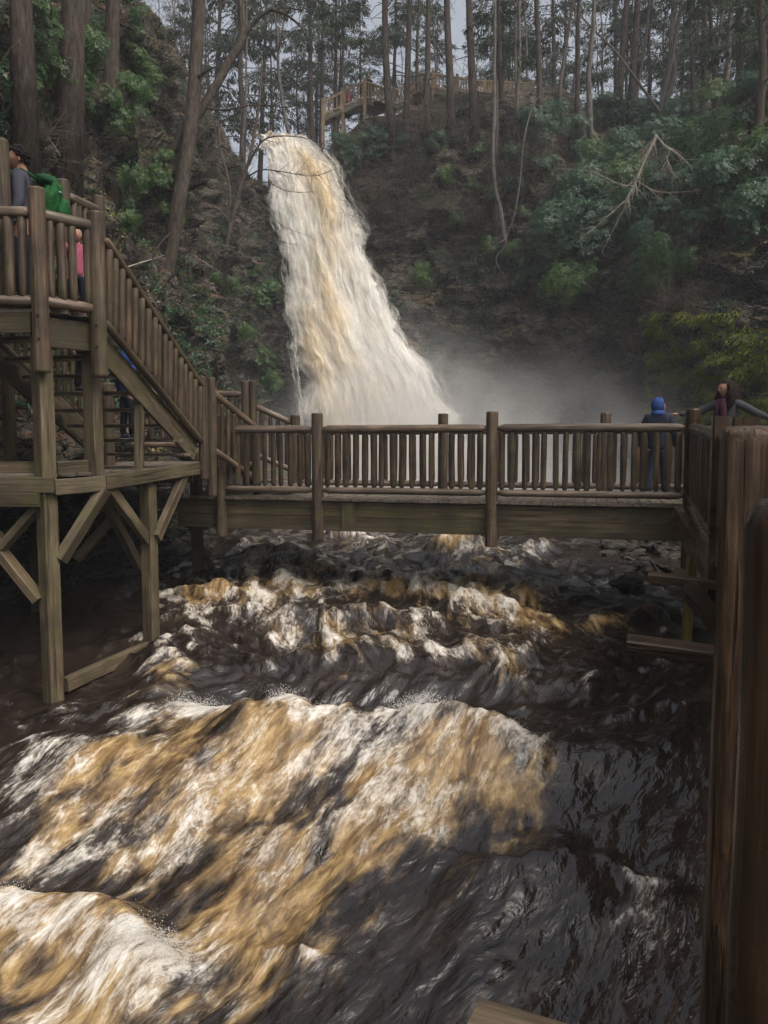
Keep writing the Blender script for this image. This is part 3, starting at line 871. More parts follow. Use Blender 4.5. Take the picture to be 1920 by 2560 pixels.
for L_, (off, wid, bias) in enumerate(((0, 1.0, 0.0), (.22, 1.05, -.50), (.45, 1.13, -.62), (.75, 1.20, -.74))):
    mx = (FX[:, :1] + FX[:, -1:]) / 2
    gx = mx + (FX - mx) * wid + (.18 * fbm(acr * .6, down * .4, 33.0 + L_ * 5, 3) * L_ if L_ else 0)
    gy = FY - off * sst(0, 3, down) - off * .3
    gz = FZ + .05 * L_
    e_ = np.clip(edge + bias * (1 - .15 * n1), 0, 1) * (1 if L_ == 0 else sst(.2, 2.5, down))
    lay_v.append(np.stack([gx, gy, gz], -1).reshape(-1, 3)); lay_f.append(fidx + L_ * NTf * NSf)
    lay_fl.append(np.stack([acr * 1.3 + 7 * L_, down * (1 + .1 * L_) + 3 * L_, 5.0 * L_ + 0 * down], -1).reshape(-1, 3))
    lay_e.append(e_.ravel()); lay_a.append(np.clip(amb + .25 * fbm(acr * .9, down * .3, 61.0 + L_, 3), 0, 1.3).ravel())
me = mesh('waterfall', np.concatenate(lay_v), np.concatenate(lay_f), True, {'flow': np.concatenate(lay_fl), 'edge': np.concatenate(lay_e), 'amber': np.concatenate(lay_a)})
tag(link('waterfall', me, M_FALL), kind='structure')
# thin side veil down the wet rock on the left
VE = [(700,790,735,35.9),(690,860,742,35.6),(694,900,745,35.3),(704,940,748,35.1),(716,980,752,34.9),(728,1020,756,34.7),(738,1060,760,34.5),(742,1120,765,34.3)]
ve = np.array(VE, float)
nt, ns = 260, 60
pv = np.linspace(790, 1120, nt)
vv = []; fl = []; eg = []
for i, py in enumerate(pv):
    l, r, y0 = [np.interp(py, ve[:, 1], ve[:, j]) for j in (0, 2, 3)]
    for j in range(ns):
        s = j / (ns - 1)
        p = P(l + (r - l) * s, py, y0 - .25 * math.sin(s * 3.14))
        vv.append(p); fl.append((s * 3.2, (py - 790) * .018, 0)); eg.append((.02 + .34 * s) * min(1, .15 + (py - 790) / 110))
vv = np.array([tuple(p) for p in vv]); fl = np.array(fl)
q = fbm(fl[:, 0] * 2, fl[:, 1] * 1.2, 1.0, 3)
vv[:, 1] -= .12 * q; vv[:, 0] += .10 * fbm(fl[:, 0], fl[:, 1] * 2, 5.0, 3)
me = mesh('veil', vv, (lambda ii: np.stack([ii, ii + 1, ii + ns + 1, ii + ns], 1))((np.arange(nt - 1)[:, None] * ns + np.arange(ns - 1)[None]).ravel()), True,
          {'flow': fl * np.array([2.2, 1.3, 1]), 'edge': np.array(eg), 'amber': np.zeros(len(vv))})
tag(link('waterfall_veil', me, M_FALL), kind='structure')

# ------------------------------------------------------------------ mist off the plunge pool, thin haze over the gorge
def mist(name, c, r, dens, nscale):
    import bmesh
    bm = bmesh.new()
    bmesh.ops.create_icosphere(bm, subdivisions=4, radius=1.0)
    me = bpy.data.meshes.new(name)
    bm.to_mesh(me); bm.free()
    b = NB(name)
    oc = b.n('TexCoord').outputs['Object']
    r2 = b.n('VectorMath', {0: oc}, operation='LENGTH').outputs['Value']
    fall = b.rng(r2, 1.0, .15, 0, 1, True)
    pos = b.n('NewGeometry').outputs['Position']
    nz = b.rng(b.noise(pos, nscale, 3, .55), .36, .66, .15, 1.0)
    low = b.n('SeparateXYZ', {0: oc}).outputs[2]
    lowf = b.rng(low, .75, -.35, .1, 1)
    d = b.math('MULTIPLY', b.math('MULTIPLY', b.math('MULTIPLY', fall, nz), lowf), dens)
    vol = b.n('VolumePrincipled', {'Density': d, 'Color': (.97, .96, .94, 1), 'Anisotropy': .1}).outputs[0]
    b.t.links.new(vol, b.out.inputs['Volume'])
    o = link(name, me, b.m, None, Matrix.Translation(Vector(c)) @ Matrix.Diagonal(Vector((*r, 1))))
    tag(o, kind='stuff')
mist('mist', (3.8, 29.5, -.9), (11.0, 6.0, 6.0), .62, .55)
mist('mist', (0.6, 33.0, .6), (5.2, 2.6, 6.6), .9, .7)
b = NB('haze')
b.t.links.new(b.n('VolumePrincipled', {'Density': .0012, 'Color': (.86, .90, .96, 1)}).outputs[0], b.out.inputs['Volume'])
HB = [(-120, -40, -5.6), (120, -40, -5.6), (120, 160, -5.6), (-120, 160, -5.6), (-120, -40, 62), (120, -40, 62), (120, 160, 62), (-120, 160, 62)]
tag(link('haze', mesh('haze', HB, [(0,3,2,1),(4,5,6,7),(0,1,5,4),(1,2,6,5),(2,3,7,6),(3,0,4,7)]), b.m), kind='stuff')
# ------------------------------------------------------------------ timber structures
Vz = Vector((0, 0, 1))
BAL = []
for i in range(6):
    v, f, g = log_geo((0, 0, 0), (0, 0, 1), .043, sides=10, wob=.10, tip=.065, tipr=.36, seg=.2, flat=.62)
    me = mesh('baluster', v, f, False, {'grain': np.array(g)})
    me.materials.append(M_BAL)
    BAL.append(me)
BALR = []
for i in range(4):
    v, f, g = log_geo((0, 0, 0), (0, 0, 1), .046, sides=12, wob=.08, tip=.03, tipr=.7, seg=.2)
    me = mesh('round_baluster', v, f, True, {'grain': np.array(g)})
    me.materials.append(M_POST)
    BALR.append(me)

def baluster(a, b, parent, kinds=None, th=1.0, tilt=True):
    """baluster from point a up to point b"""
    a, b = Vector(a), Vector(b)
    me = random.choice(kinds or BAL)
    d = b - a
    L = d.length
    rot = Vz.rotation_difference(d.normalized()).to_matrix().to_4x4()
    M = Matrix.Translation(a) @ rot @ Matrix.Rotation(random.uniform(-.35, .35) + FACE[0] + (math.pi if random.random() < .5 else 0), 4, 'Z') @ Matrix.Diagonal(Vector((th * random.uniform(.80, 1.16), th * random.uniform(.85, 1.12), L, 1)))
    return link('baluster', me, None, parent, M)
FACE = [0.0]

def railing(parent, a_top, b_top, a_bot, b_bot, n, r=.056, rb=.05, kinds=None, mat=None, th=1.0, gap=.0, tip=.09, name='railing', e0=.5, e1=.5):
    """one bay: top rail, bottom rail, n balusters; top rail is the mesh that carries the bay"""
    a_top, b_top, a_bot, b_bot = map(Vector, (a_top, b_top, a_bot, b_bot))
    mat = mat or M_RAIL
    top = log('top_rail', a_top, b_top, r, mat, parent, tip=tip, tipr=.55, wob=.09)
    bot = log('bottom_rail', a_bot, b_bot, rb, mat, parent, tip=tip, tipr=.55, wob=.09)
    dd = b_top - a_top
    FACE[0] = math.atan2(dd.y, dd.x)
    for i in range(n):
        t = (i + e0) / (n - 1 + e0 + e1) + random.uniform(-.13, .13) / n
        p0 = a_bot.lerp(b_bot, t + random.uniform(-.07, .07) / n); p1 = a_top.lerp(b_top, t)
        baluster(p0 + Vz * (rb * .55), p1 - Vz * (r * .55), parent, kinds, th)

def post(p_top, zbot, parent, r=.083, mat=None, name='post', sq=False, sides=14):
    p_top = Vector(p_top)
    if sq:
        return beam(name, (p_top.x, p_top.y, zbot), p_top, r * 2, r * 2, mat or M_POST, parent, up=Vector((.3, 1, 0)).normalized(), ch=.012)
    v, f, g = log_geo((p_top.x, p_top.y, zbot), p_top, r, sides=sides, wob=.045, seg=.3, tip=.018, tipr=.9, domed=False)
    return geo_obj(name, [(v, f, g)], mat or M_POST, parent, smooth=False)

def clip_poly(poly, c, axis):
    """x-range of polygon at coordinate c of the other axis"""
    xs = []
    n = len(poly)
    for i in range(n):
        a, b = poly[i], poly[(i + 1) % n]
        if (a[axis] - c) * (b[axis] - c) < 0:
            t = (c - a[axis]) / (b[axis] - a[axis])
            xs.append(a[1 - axis] + (b[1 - axis] - a[1 - axis]) * t)
    xs.sort()
    return [(xs[i], xs[i + 1]) for i in range(0, len(xs) - 1, 2)]

def planks(name, poly, zf, mat, parent, ang=0.0, w=.14, th=.038, over=.0):
    """deck of boards clipped to polygon; zf(x,y) top height; boards run at angle ang"""
    c, s = math.cos(ang), math.sin(ang)
    rp = [(x * c + y * s, -x * s + y * c) for x, y in poly]
    y0, y1 = min(q[1] for q in rp), max(q[1] for q in rp)
    geos = []
    y = y0 + w / 2
    while y < y1:
        for (xa, xb) in clip_poly(rp, y, 1):
            if xb - xa < .05: continue
            xa -= over; xb += over
            pa = (xa * c - y * s, xa * s + y * c); pb = (xb * c - y * s, xb * s + y * c)
            dz = random.uniform(-.002, .002)
            A = Vector((pa[0], pa[1], zf(*pa) - th / 2 + dz)); B = Vector((pb[0], pb[1], zf(*pb) - th / 2 + dz))
            geos.append(beam_geo(A, B, w - .008, th, ch=.004))
        y += w
    return geo_obj(name, geos, mat, parent)

# ================================================================= footbridge
DK = -.778
nA, nB = Vector((-2.42, 11.9, 0)), Vector((3.91, 10.2, 0))
bd = (nB - nA).normalized()
bp = Vector((-bd.y, bd.x, 0))
if bp.y < 0: bp = -bp
fA, fB = nA + bp * 2.18, nB + bp * 2.18
def npt(px, z, off=0.0):
    """point of the near bridge line seen at photo column px"""
    k = (px - 960) / F
    a = nA + bp * off
    t = (k * a.y - a.x) / (bd.x - k * bd.y)
    q = a + bd * t
    return Vector((q.x, q.y, z))
bridge = thing('footbridge', 'wooden log-railed footbridge crossing the river in front of the waterfall', 'footbridge', (.7, 11.6, DK))
deckpoly = [tuple((nA - bd * .55 - bp * .02).xy), tuple((nB + bd * .1 - bp * .02).xy), tuple((fB + bd * .1 + bp * .05).xy), tuple((fA - bd * .3 + bp * .05).xy)]
planks('deck', deckpoly, lambda x, y: DK, M_DECK, bridge, ang=math.atan2(bp.y, bp.x), over=.03)
# girders: two stacked planks each side, with a splice
for nm, off in (('girder', .06), ('girder', 2.12), ('girder', 1.1)):
    a, b_ = nA - bd * .75 + bp * off, nB + bd * .35 + bp * off
    beam(nm, a + Vz * (DK - .04 - .115), b_ + Vz * (DK - .04 - .115), .075, .225, M_BEAM, bridge)
    beam(nm, a + Vz * (DK - .04 - .335), b_ + Vz * (DK - .04 - .335), .075, .205, M_BEAM, bridge)
s0 = npt(870, 0, .005)
beam('splice_plate', s0 + Vz * (DK - .47), s0 + Vz * (DK - .06), .20, .03, M_BEAM, bridge, up=bp)
ztop, zbot = .205, -.666
NPX = [552.5, 794, 1229, 1727]
NTOP = [1036, 1033, 1029, 1022]; NBOT = [1341, 1350, 1366, 1350]
posts = []
for px, yt, yb in zip(NPX, NTOP, NBOT):
    q = npt(px, 0)
    zt = P(px, yt, q.y).z; zb = P(px, yb, q.y).z
    if px == 1727: zb = -1.6
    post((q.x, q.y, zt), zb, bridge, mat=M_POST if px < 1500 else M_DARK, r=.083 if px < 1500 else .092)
    posts.append(q)
for i, n in enumerate((10, 17, 17)):
    a, b_ = posts[i], posts[i + 1]
    m = [M_RAIL, M_RAIL, M_RAIL][i]
    o = bd * .075
    railing(bridge, a + o + Vz * ztop, b_ - o + Vz * ztop, a + o + Vz * zbot, b_ - o + Vz * zbot, n, mat=m)
FPX = [739, 1107, 1511]; FTOP = [1038, 1034, 1032]
fposts = []
for px, yt in zip(FPX, FTOP):
    q = npt(px, 0, 2.18)
    post((q.x, q.y, P(px, yt, q.y).z), -1.3, bridge)
    fposts.append(q)
fe = fposts[-1] + bd * 2.75; fe2 = fe + bd * 2.5
post(fe + Vz * .43, -1.3, bridge); 
fposts.append(fe)
for i, n in enumerate((15, 16, 16)):
    a, b_ = fposts[i], fposts[i + 1]
    o = bd * .075
    railing(bridge, a + o + Vz * ztop, b_ - o + Vz * ztop, a + o + Vz * zbot, b_ - o + Vz * zbot, n, th=.86)

M_BOLT = plain('rusty_bolt', (.06, .035, .022), .6, .4, 60, .5)
def bolt(p, d, parent, r=.016):
    p, d = Vector(p), Vector(d).normalized()
    v, f, g = log_geo(p, p + d * .018, r, sides=6, wob=0, seg=1)
    link('bolt', mesh('bolt', v, f), M_BOLT, parent)
for q in posts:
    for z in (DK - .12, DK - .32):
        bolt((q.x, q.y, z) - Vector((bp.x, bp.y, 0)) * .078 if False else Vector((q.x, q.y, z)) - bp * .078, -bp, bridge)
# ================================================================= walkway on the right bank
def wz(y): return DK - .036 * max(0, 10.2 - y)
def wl(y): return .666 + .318 * y
walk = thing('boardwalk', 'dark wet walkway with log railing from the right end of the footbridge toward the viewer', 'walkway', (3.5, 6, -.95))
poly = [(wl(1.2), 1.2), (wl(9.9), 9.9), (3.98, 10.25), tuple((fB + bd * .12).xy), (7.0, 11.75), (6.3, 9.3), (4.3, 7.0), (3.6, 4.5), (3.0, 1.2)]
planks('deck', poly, lambda x, y: wz(y), M_DECK, walk, ang=0.0, over=.02)
planks('lookout_deck', [(-2.2, -2.5), (3.4, -2.5), (3.4, 1.15), (-2.2, .75)], lambda x, y: -1.15, M_DECK, walk)
for off in (.03, 1.5):
    beam('joist', (wl(10.0) + off, 10.0, wz(10) - .04 - .15), (wl(1.2) + off, 1.2, wz(1.2) - .04 - .15), .07, .29, M_DARK, walk)
beam('joist', tuple((nB + bd * .4).xy) + (DK - .2,), tuple((nB + bd * 2.6).xy) + (DK - .2,), .07, .29, M_DARK, walk)
wposts = [(Vector((posts[-1].x, posts[-1].y, 0)), .44)]
for y, zt, r in ((6.4, .215, .085), (5.1, .165, .082)):
    q = Vector((wl(y), y, 0))
    post(q + Vz * zt, wz(y) - .6, walk, r=r, mat=M_DARK, sq=True)
    wposts.append((q, zt))
H0 = Vector((1.02, 2.02, 0))
wposts.append((H0, .05))
def wbay(i, n, m=M_DARK, zs=(0, 0)):
    a, b_ = wposts[i][0], wposts[i + 1][0]
    o = (b_ - a).normalized() * .09
    za, zb_ = wz(a.y), wz(b_.y)
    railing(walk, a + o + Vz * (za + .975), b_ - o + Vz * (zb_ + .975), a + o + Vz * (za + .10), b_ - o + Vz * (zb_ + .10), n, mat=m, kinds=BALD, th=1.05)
BALD = []
for i in range(4):
    v, f, g = log_geo((0, 0, 0), (0, 0, 1), .047, sides=10, wob=.10, tip=.04, tipr=.5, seg=.2, flat=.7)
    me = mesh('dark_baluster', v, f, False, {'grain': np.array(g)})
    me.materials.append(M_DARK)
    BALD.append(me)
wbay(0, 24); wbay(1, 8); wbay(2, 17)
# supports: yellowish leg under the bridge corner, outrigger planks with knee braces
beam('leg', P(1733, 1330, 10.0), P(1714, 1640, 9.8), .10, .10, M_YEL, walk, up=Vector((0, 1, 0)))
beam('leg', (4.2, 9.0, -1.1), (4.2, 9.0, -3.6), .14, .14, M_DARK, walk, up=Vector((0, 1, 0)))
def outrig(px0, py0, px1, py1, Y0, Y1, w, th):
    a, b_ = P(px0, py0, Y0), P(px1, py1, Y1)
    d = (b_ - a).normalized()
    b_ = b_ + d * 1.0
    return a, b_, beam('cross_beam', a, b_, w, th, M_DARK if py0 < 2000 else M_POST, walk)
a, b_, _ = outrig(1620, 1443, 1795, 1462, 6.5, 6.3, .15, .07)
beam('brace', P(1712, 1462, 6.4), P(1840, 1615, 6.2), .12, .30, M_DARK, walk, up=Vector((0, 1, 0)))
a, b_, _ = outrig(1567, 1605, 1788, 1636, 4.6, 4.45, .20, .06)
beam('brace', P(1690, 1290, 9.6), P(1800, 1460, 8.2), .10, .26, M_DARK, walk, up=Vector((0, 1, 0)))
# near plank end at the bottom of the view
a = P(1200, 2598, 1.72); b_ = P(1525, 2765, 1.60)
a.z -= .0; b_.z = a.z
beam('cross_beam', a - (b_ - a).normalized() * .03, b_ + (b_ - a).normalized() * 1.2, .20, .06, M_POST, walk)

# ---- big split log post right beside the camera
def split_log(name, x0, x1, y0, y1, z0, z1, mat, parent, seed=0, turn=0.0):
    """weathered square log with gouges, checks and a worn top"""
    n, m = 220, 84
    per = []
    w, d = x1 - x0, y1 - y0
    tot = 2 * (w + d)
    for j in range(m):
        t = j / m * tot
        if t < w: per.append((x0 + t, y0, 0, -1))
        elif t < w + d: per.append((x1, y0 + t - w, 1, 0))
        elif t < 2 * w + d: per.append((x1 - (t - w - d), y1, 0, 1))
        else: per.append((x0, y1 - (t - 2 * w - d), -1, 0))
    per = np.array(per)
    cx, cy = (x0 + x1) / 2, (y0 + y1) / 2
    # round the corners
    px, py = per[:, 0] - cx, per[:, 1] - cy
    rr = (np.abs(px / (w / 2)) ** 16 + np.abs(py / (d / 2)) ** 16) ** (-1 / 16)
    px, py = px * rr, py * rr
    nl = np.hypot(px, py); nx, ny = px / nl, py / nl
    zs = np.linspace(z0, z1, n)
    A = np.arange(m) / m * tot
    zz = zs[:, None] * np.ones((1, m)); aa = A[None] * np.ones((n, 1))
    ca, sa = np.cos(aa / tot * 2 * np.pi), np.sin(aa / tot * 2 * np.pi)
    g1 = ridged(ca * 3 + seed, sa * 3, zz * .5, 4)
    g2 = fbm(ca * 1.3 + seed, sa * 1.3, zz * .8, 3)
    g3 = fbm(ca * 14 + seed, sa * 14, zz * 1.6, 3)
    off = -.007 * sst(.55, .9, g1) * sst(z1 - .1, z1 - .4, zz) - .020 * sst(.15, .6, g2) * sst(z1 - .15, z1 - .5, zz) + .005 * g3
    top = sst(z1 - .035, z1, zz)
    off -= .006 * top
    vx = cx + px[None] + nx[None] * off; vy = cy + py[None] + ny[None] * off
    v = np.stack([vx, vy, zz + .012 * fbm(ca * 2, sa * 2, zz * 0, 2) * top], -1).reshape(-1, 3)
    gr = np.stack([zz + seed, aa, off * 3], -1).reshape(-1, 3)
    i0 = (np.arange(n - 1)[:, None] * m + np.arange(m)[None]).ravel()
    i1 = (np.arange(n - 1)[:, None] * m + (np.arange(m)[None] + 1) % m).ravel()
    f = np.stack([i0, i1, i1 + m, i0 + m], 1).tolist()
    V = v.tolist(); G = gr.tolist()
    base = (n - 1) * m
    c0 = len(V)
    for sc_, dz in ((.93, .003), (.6, .005), (.25, .004)):
        for j in range(m):
            q = v[base + j]
            V.append([cx + (q[0] - cx) * sc_, cy + (q[1] - cy) * sc_, q[2] + dz + .003 * math.sin(j * .9 + sc_ * 9)])
            G.append([(q[0]) * 1.0, q[1] * 8, seed])
    rings = [base, c0, c0 + m, c0 + 2 * m]
    for a_, b2 in zip(rings[:-1], rings[1:]):
        for j in range(m):
            f.append((a_ + j, a_ + (j + 1) % m, b2 + (j + 1) % m, b2 + j))
    f.append(tuple(c0 + 2 * m + j for j in range(m)))
    ca_, sa_ = math.cos(turn), math.sin(turn)
    V = [(cx + (q[0] - cx) * ca_ - (q[1] - cy) * sa_, cy + (q[0] - cx) * sa_ + (q[1] - cy) * ca_, q[2]) for q in V]
    me = mesh(name, V, f, True, {'grain': np.array(G)})
    return link(name, me, mat, parent)
lp = thing('log_post', 'thick split log post with flat worn top, nearest thing on the right edge', 'post', (1.02, 2.1, -3.2))
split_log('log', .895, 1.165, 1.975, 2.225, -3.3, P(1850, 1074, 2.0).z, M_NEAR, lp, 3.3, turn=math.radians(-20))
log('rounded_timber', (.895, 1.76, -3.3), (.895, 1.76, P(1890, 1262, 1.76).z), .088, M_DARK, lp, wob=.10, sides=20, tip=.05, tipr=.8)

# ================================================================= stair tower on the left
tower = thing('stair_tower', 'tall wooden stair tower with log railings on braced timber legs in the river', 'staircase', (-4, 9, -2.9))
A_ = Vector((-3.56, 8.19, 0)); B_ = Vector((-3.09, 8.63, 0))
C_ = Vector((-2.43, 11.0, 0))
UD = 1.36; LZ = -.31
# upper corner posts (round, hung outside) and the legs they are bolted to
def pz(px, py, Y): return P(px, py, Y).z
A_ = P(95, 600, 8.19); B_ = P(243, 700, 8.63)
post((A_.x, A_.y, pz(95, 470, 8.19)), pz(100, 931, 8.19), tower, r=.084)
post((B_.x, B_.y, pz(243, 530, 8.63)), pz(245, 942, 8.63), tower, r=.086)
la = P(111, 870, 8.36); lb = P(130, 1500, 8.36)
la = Vector((lb.x - .02, lb.y, pz(111, 868, 8.36)))
def leg(x, y, z1, z0, w=.165, rot=.5, nm='leg', m=None):
    return beam(nm, (x, y, z0), (x, y, z1), w, w, m or M_FRAME, tower, up=Vector((math.sin(rot), math.cos(rot), 0)), ch=.008)
legA = P(122, 1400, 8.34); legB = P(233, 1060, 8.80); legC = P(374, 1400, 9.75)
leg(legA.x, legA.y, UD - .1, -3.3, .160, .60)
leg(legB.x, legB.y, UD - .1, -.50, .150, .35)
leg(legC.x, legC.y, -.36, -3.2, .150, .35)
for q, zz in ((A_, (1.05, 1.28)), (B_, (1.02, 1.25))):
    for z in zz: bolt((q.x + .01, q.y - .082, z), (0, -1, 0), tower)
for q, zz in ((legA, (-.42, -.55)), (legB, (-.42,)), (legC, (-.47,))):
    for z in zz: bolt((q.x + .02, q.y - .105, z), (.2, -1, 0), tower, .014)
# upper deck, its rim boards and joists
back = Vector((-.974, .226, 0)); sd = Vector((.226, .974, 0))
up_poly = [(-7.6, 8.25), (A_.x, A_.y + .03), (B_.x, B_.y + .03), (B_.x - 1.38, B_.y + .35), (-4.75, 10.3), (-7.6, 10.3)]
planks('upper_deck', up_poly, lambda x, y: UD, M_DECK, tower, ang=0)
def rimb(a, b_, z, h, m=M_BEAM, nm='rim_board', w=.045):
    return beam(nm, (a[0], a[1], z - h / 2), (b_[0], b_[1], z - h / 2), w, h, m, tower)
zA1 = pz(130, 792, 8.3); 
beam('rim_board', P(-600, 797, 8.25), P(78, 797, 8.25), .045, .29, M_BEAM, tower)
beam('rim_board', P(108, 830, 8.28), P(236, 845, 8.70), .045, .30, M_BEAM, tower)
beam('rim_board', P(108, 784, 8.36), P(236, 802, 8.78), .045, .10, M_BEAM, tower)
for k in range(7):
    y = 8.55 + k * .28
    beam('joist', (-7.4, y, UD - .15), (-4.6, y, UD - .15), .045, .2, M_BEAM, tower)
# railing bays of the upper deck
zr = pz(95, 535, 8.19) ; zb = pz(95, 752, 8.19)
railing(tower, (A_.x + .03, A_.y + .03, zr), (B_.x - .04, B_.y - .03, zr - .01), (A_.x + .03, A_.y + .03, zb), (B_.x - .04, B_.y - .03, zb - .01), 4, r=.060, rb=.058, kinds=BALR, tip=.03)
railing(tower, (A_.x - 2.45, A_.y + .10, zr + .03), (A_.x - .07, A_.y, zr + .015), (A_.x - 2.45, A_.y + .10, zb + .01), (A_.x - .07, A_.y, zb), 15, r=.060, rb=.058, kinds=BALR, tip=.03)
# stairs
stair_l = (C_ - Vector((B_.x, B_.y, 0))).length
sdn = (C_ - Vector((B_.x, B_.y, 0))).normalized()
bk = Vector((-sdn.y, sdn.x, 0))
if bk.x > 0: bk = -bk
B0 = Vector((B_.x, B_.y, 0))
nst = 9
for k in range(1, nst):
    z = UD + (LZ - UD) * k / nst
    c = B0 + sdn * (stair_l * (k - .5) / nst + .02) + Vz * (z - .02)
    beam('tread', c + bk * .06, c + bk * 1.42, .27, .04, M_DECK, tower)
for off in (.02, 1.45):
    a = P(256, 862, 8.72) ; b_ = P(489, 1128, 10.85)
    beam('stringer', a + bk * off - sdn * .05, b_ + bk * off, .05, .285, M_FRAME, tower)
for off, n in ((0, 17), (1.52, 15)):
    at, bt = P(262, 600, 8.66) + bk * off, P(503, 966, 10.9) + bk * off
    ab, bb = P(262, 806, 8.66) + bk * off, P(503, 1104, 10.9) + bk * off
    railing(tower, at, bt, ab, bb, n, r=.050, rb=.046, kinds=BALR if off == 0 else BAL, mat=M_POST if off == 0 else M_RAIL, tip=.02, th=.95)
farT = B0 + bk * 1.52
post(farT + Vz * 2.47, -.5, tower); post(farT + sdn * stair_l + Vz * .85, -.5, tower)
beam('prop', P(347, 1000, 9.55), P(348, 1172, 9.55), .095, .095, M_FRAME, tower, up=Vector((0, 1, 0)))
# foot of the stairs: two posts side by side
q1, q2 = P(507, 1000, 10.95), P(527, 1000, 11.15)
post((q1.x, q1.y, pz(507, 942, 10.95)), pz(507, 1198, 10.95), tower, r=.066)
post((q2.x, q2.y, pz(527, 943, 11.15)), pz(527, 1240, 11.15), tower, r=.068)
# landing
land = [(-7.6, 8.35), (legA.x, 8.35), (legB.x + .05, 8.75), (C_.x - .02, 11.0), (C_.x, 12.1), (-2.05, 12.3), (-2.15, 13.9), (-7.6, 13.9)]
planks('landing_deck', land, lambda x, y: LZ, M_DECK, tower, ang=0.0)
M_GB = M_BEAM
beam('rim_board', P(136, 1219, 8.28), P(262, 1208, 8.68), .05, .165, M_FRAME, tower)
beam('rim_board', P(262, 1206, 8.70), P(496, 1171, 10.75), .05, .160, M_FRAME, tower)
beam('rim_board', P(-500, 1213, 8.24), P(134, 1213, 8.24), .05, .165, M_FRAME, tower)
beam('toe_board', P(-500, 1172, 8.45), P(92, 1172, 8.45), .04, .155, M_BEAM, tower)
beam('toe_board', P(142, 1172, 8.48), P(240, 1166, 8.82), .04, .150, M_BEAM, tower)
beam('cross_beam', P(-500, 1250, 8.20), P(98, 1250, 8.20), .06, .14, M_BEAM, tower)
for k in range(12):
    y = 9.1 + k * .42
    beam('joist', (-7.4, y, LZ - .12), (min(-2.5, -3.0 + (y - 9.1) * .25), y, LZ - .12), .045, .16, M_BEAM, tower)
# sill and braces
beam('sill', P(163, 1712, 8.45), P(372, 1616, 9.72), .09, .15, M_FRAME, tower)
def brace(px0, py0, Y0, px1, py1, Y1, w=.09, h=.13, m=None):
    beam('brace', P(px0, py0, Y0), P(px1, py1, Y1), w, h, m or M_FRAME, tower, up=Vector((0.2, 1, 0)).normalized())
brace(150, 1400, 8.40, 262, 1222, 8.72, .10, .17)
brace(98, 1500, 8.30, -12, 1362, 8.36, .09, .15)
brace(6, 1368, 8.34, 92, 1270, 8.34, .08, .14)
brace(270, 1215, 8.85, 368, 1350, 9.70, .08, .13)
brace(392, 1345, 9.75, 462, 1183, 10.5, .08, .13)
brace(255, 1240, 9.9, 350, 1420, 10.6, .09, .13, M_BEAM)
brace(298, 1275, 10.2, 190, 1400, 9.9, .09, .13, M_BEAM)
brace(-60, 1290, 8.36, 8, 1360, 8.36, .09, .15)
leg(-4.9, 11.2, -.4, -3.2, .15, .3, m=M_BEAM); leg(-6.5, 8.4, UD - .1, -3.3, .15, .2); leg(-3.1, 13.2, -.4, -2.6, .15, .3, m=M_BEAM)
leg(-4.75, 10.2, UD - .1, -.4, .12, .2, m=M_BEAM); leg(-5.6, 9.2, UD - .1, -.4, .12, .2, m=M_BEAM)
# landing's far rail and the little flight down to the bridge
p1, p2 = P(613, 1000, 13.75), P(632, 1000, 13.85)
post((p1.x, p1.y, pz(613, 953, 13.75)), -.9, tower, r=.066); post((p2.x, p2.y, pz(632, 953, 13.85)), -.9, tower, r=.066)
q0 = P(440, 985, 13.9); q3 = P(606, 985, 13.75)
railing(tower, (q0.x - 1.2, q0.y + .1, q0.z), q3, (q0.x - 1.2, q0.y + .1, q0.z - .86), (q3.x, q3.y, q3.z - .86), 14, mat=M_RAIL)
r1a, r1b = P(528, 980, 11.3), P(640, 1070, 12.35)
railing(tower, r1a, r1b, r1a - Vz * .8, r1b - Vz * .8, 7, r=.052, tip=.02)
r2a, r2b = P(642, 1018, 13.85), P(728, 1056, 13.95)
railing(tower, r2a, r2b, r2a - Vz * .82, r2b - Vz * .82, 4, r=.052, tip=.02)
post(r1b + Vz * .05, -1.0, tower, r=.06)
for k in range(3):
    x0 = -2.12 + k * .28; z = LZ - .04 - (k + 1) * .115
    beam('tread', (x0, 12.15, z), (x0 + .12, 13.85, z), .28, .04, M_DECK, tower)

# higher walkway on the bank behind the man
hw_ = thing('upper_walkway', 'upper timber walkway with round posts on the hillside behind the man with the green backpack', 'walkway', (-5, 10.4, 2.2))
w1, w2, w0 = P(157, 500, 10.4), P(248, 540, 11.4), P(11, 500, 9.9)
post((w1.x, w1.y, pz(157, 450, 10.4)), 1.4, hw_, r=.086); post((w2.x, w2.y, pz(248, 491, 11.4)), 1.4, hw_, r=.08); w9 = P(4, 500, 8.42)
post((w9.x, w9.y, pz(4, 349, 8.42)), UD - .2, tower, r=.088)
t1, t2 = P(174, 494, 10.45), P(242, 524, 11.35)
railing(hw_, t1, t2, t1 - Vz * .88, t2 - Vz * .88, 5, r=.06, kinds=BALR, tip=.03)
zt3 = t1.z
planks('deck', [(-8, 9.95), (w0.x, 9.95), (w1.x, 10.42), (w2.x, 11.4), (-8, 11.8)], lambda x, y: zt3 - 1.0, M_DECK, hw_)
for y in (10.1, 11.3): beam('joist', (-8, y, zt3 - 1.14), (w1.x - .15, y + .3, zt3 - 1.14), .05, .2, M_BEAM, hw_)

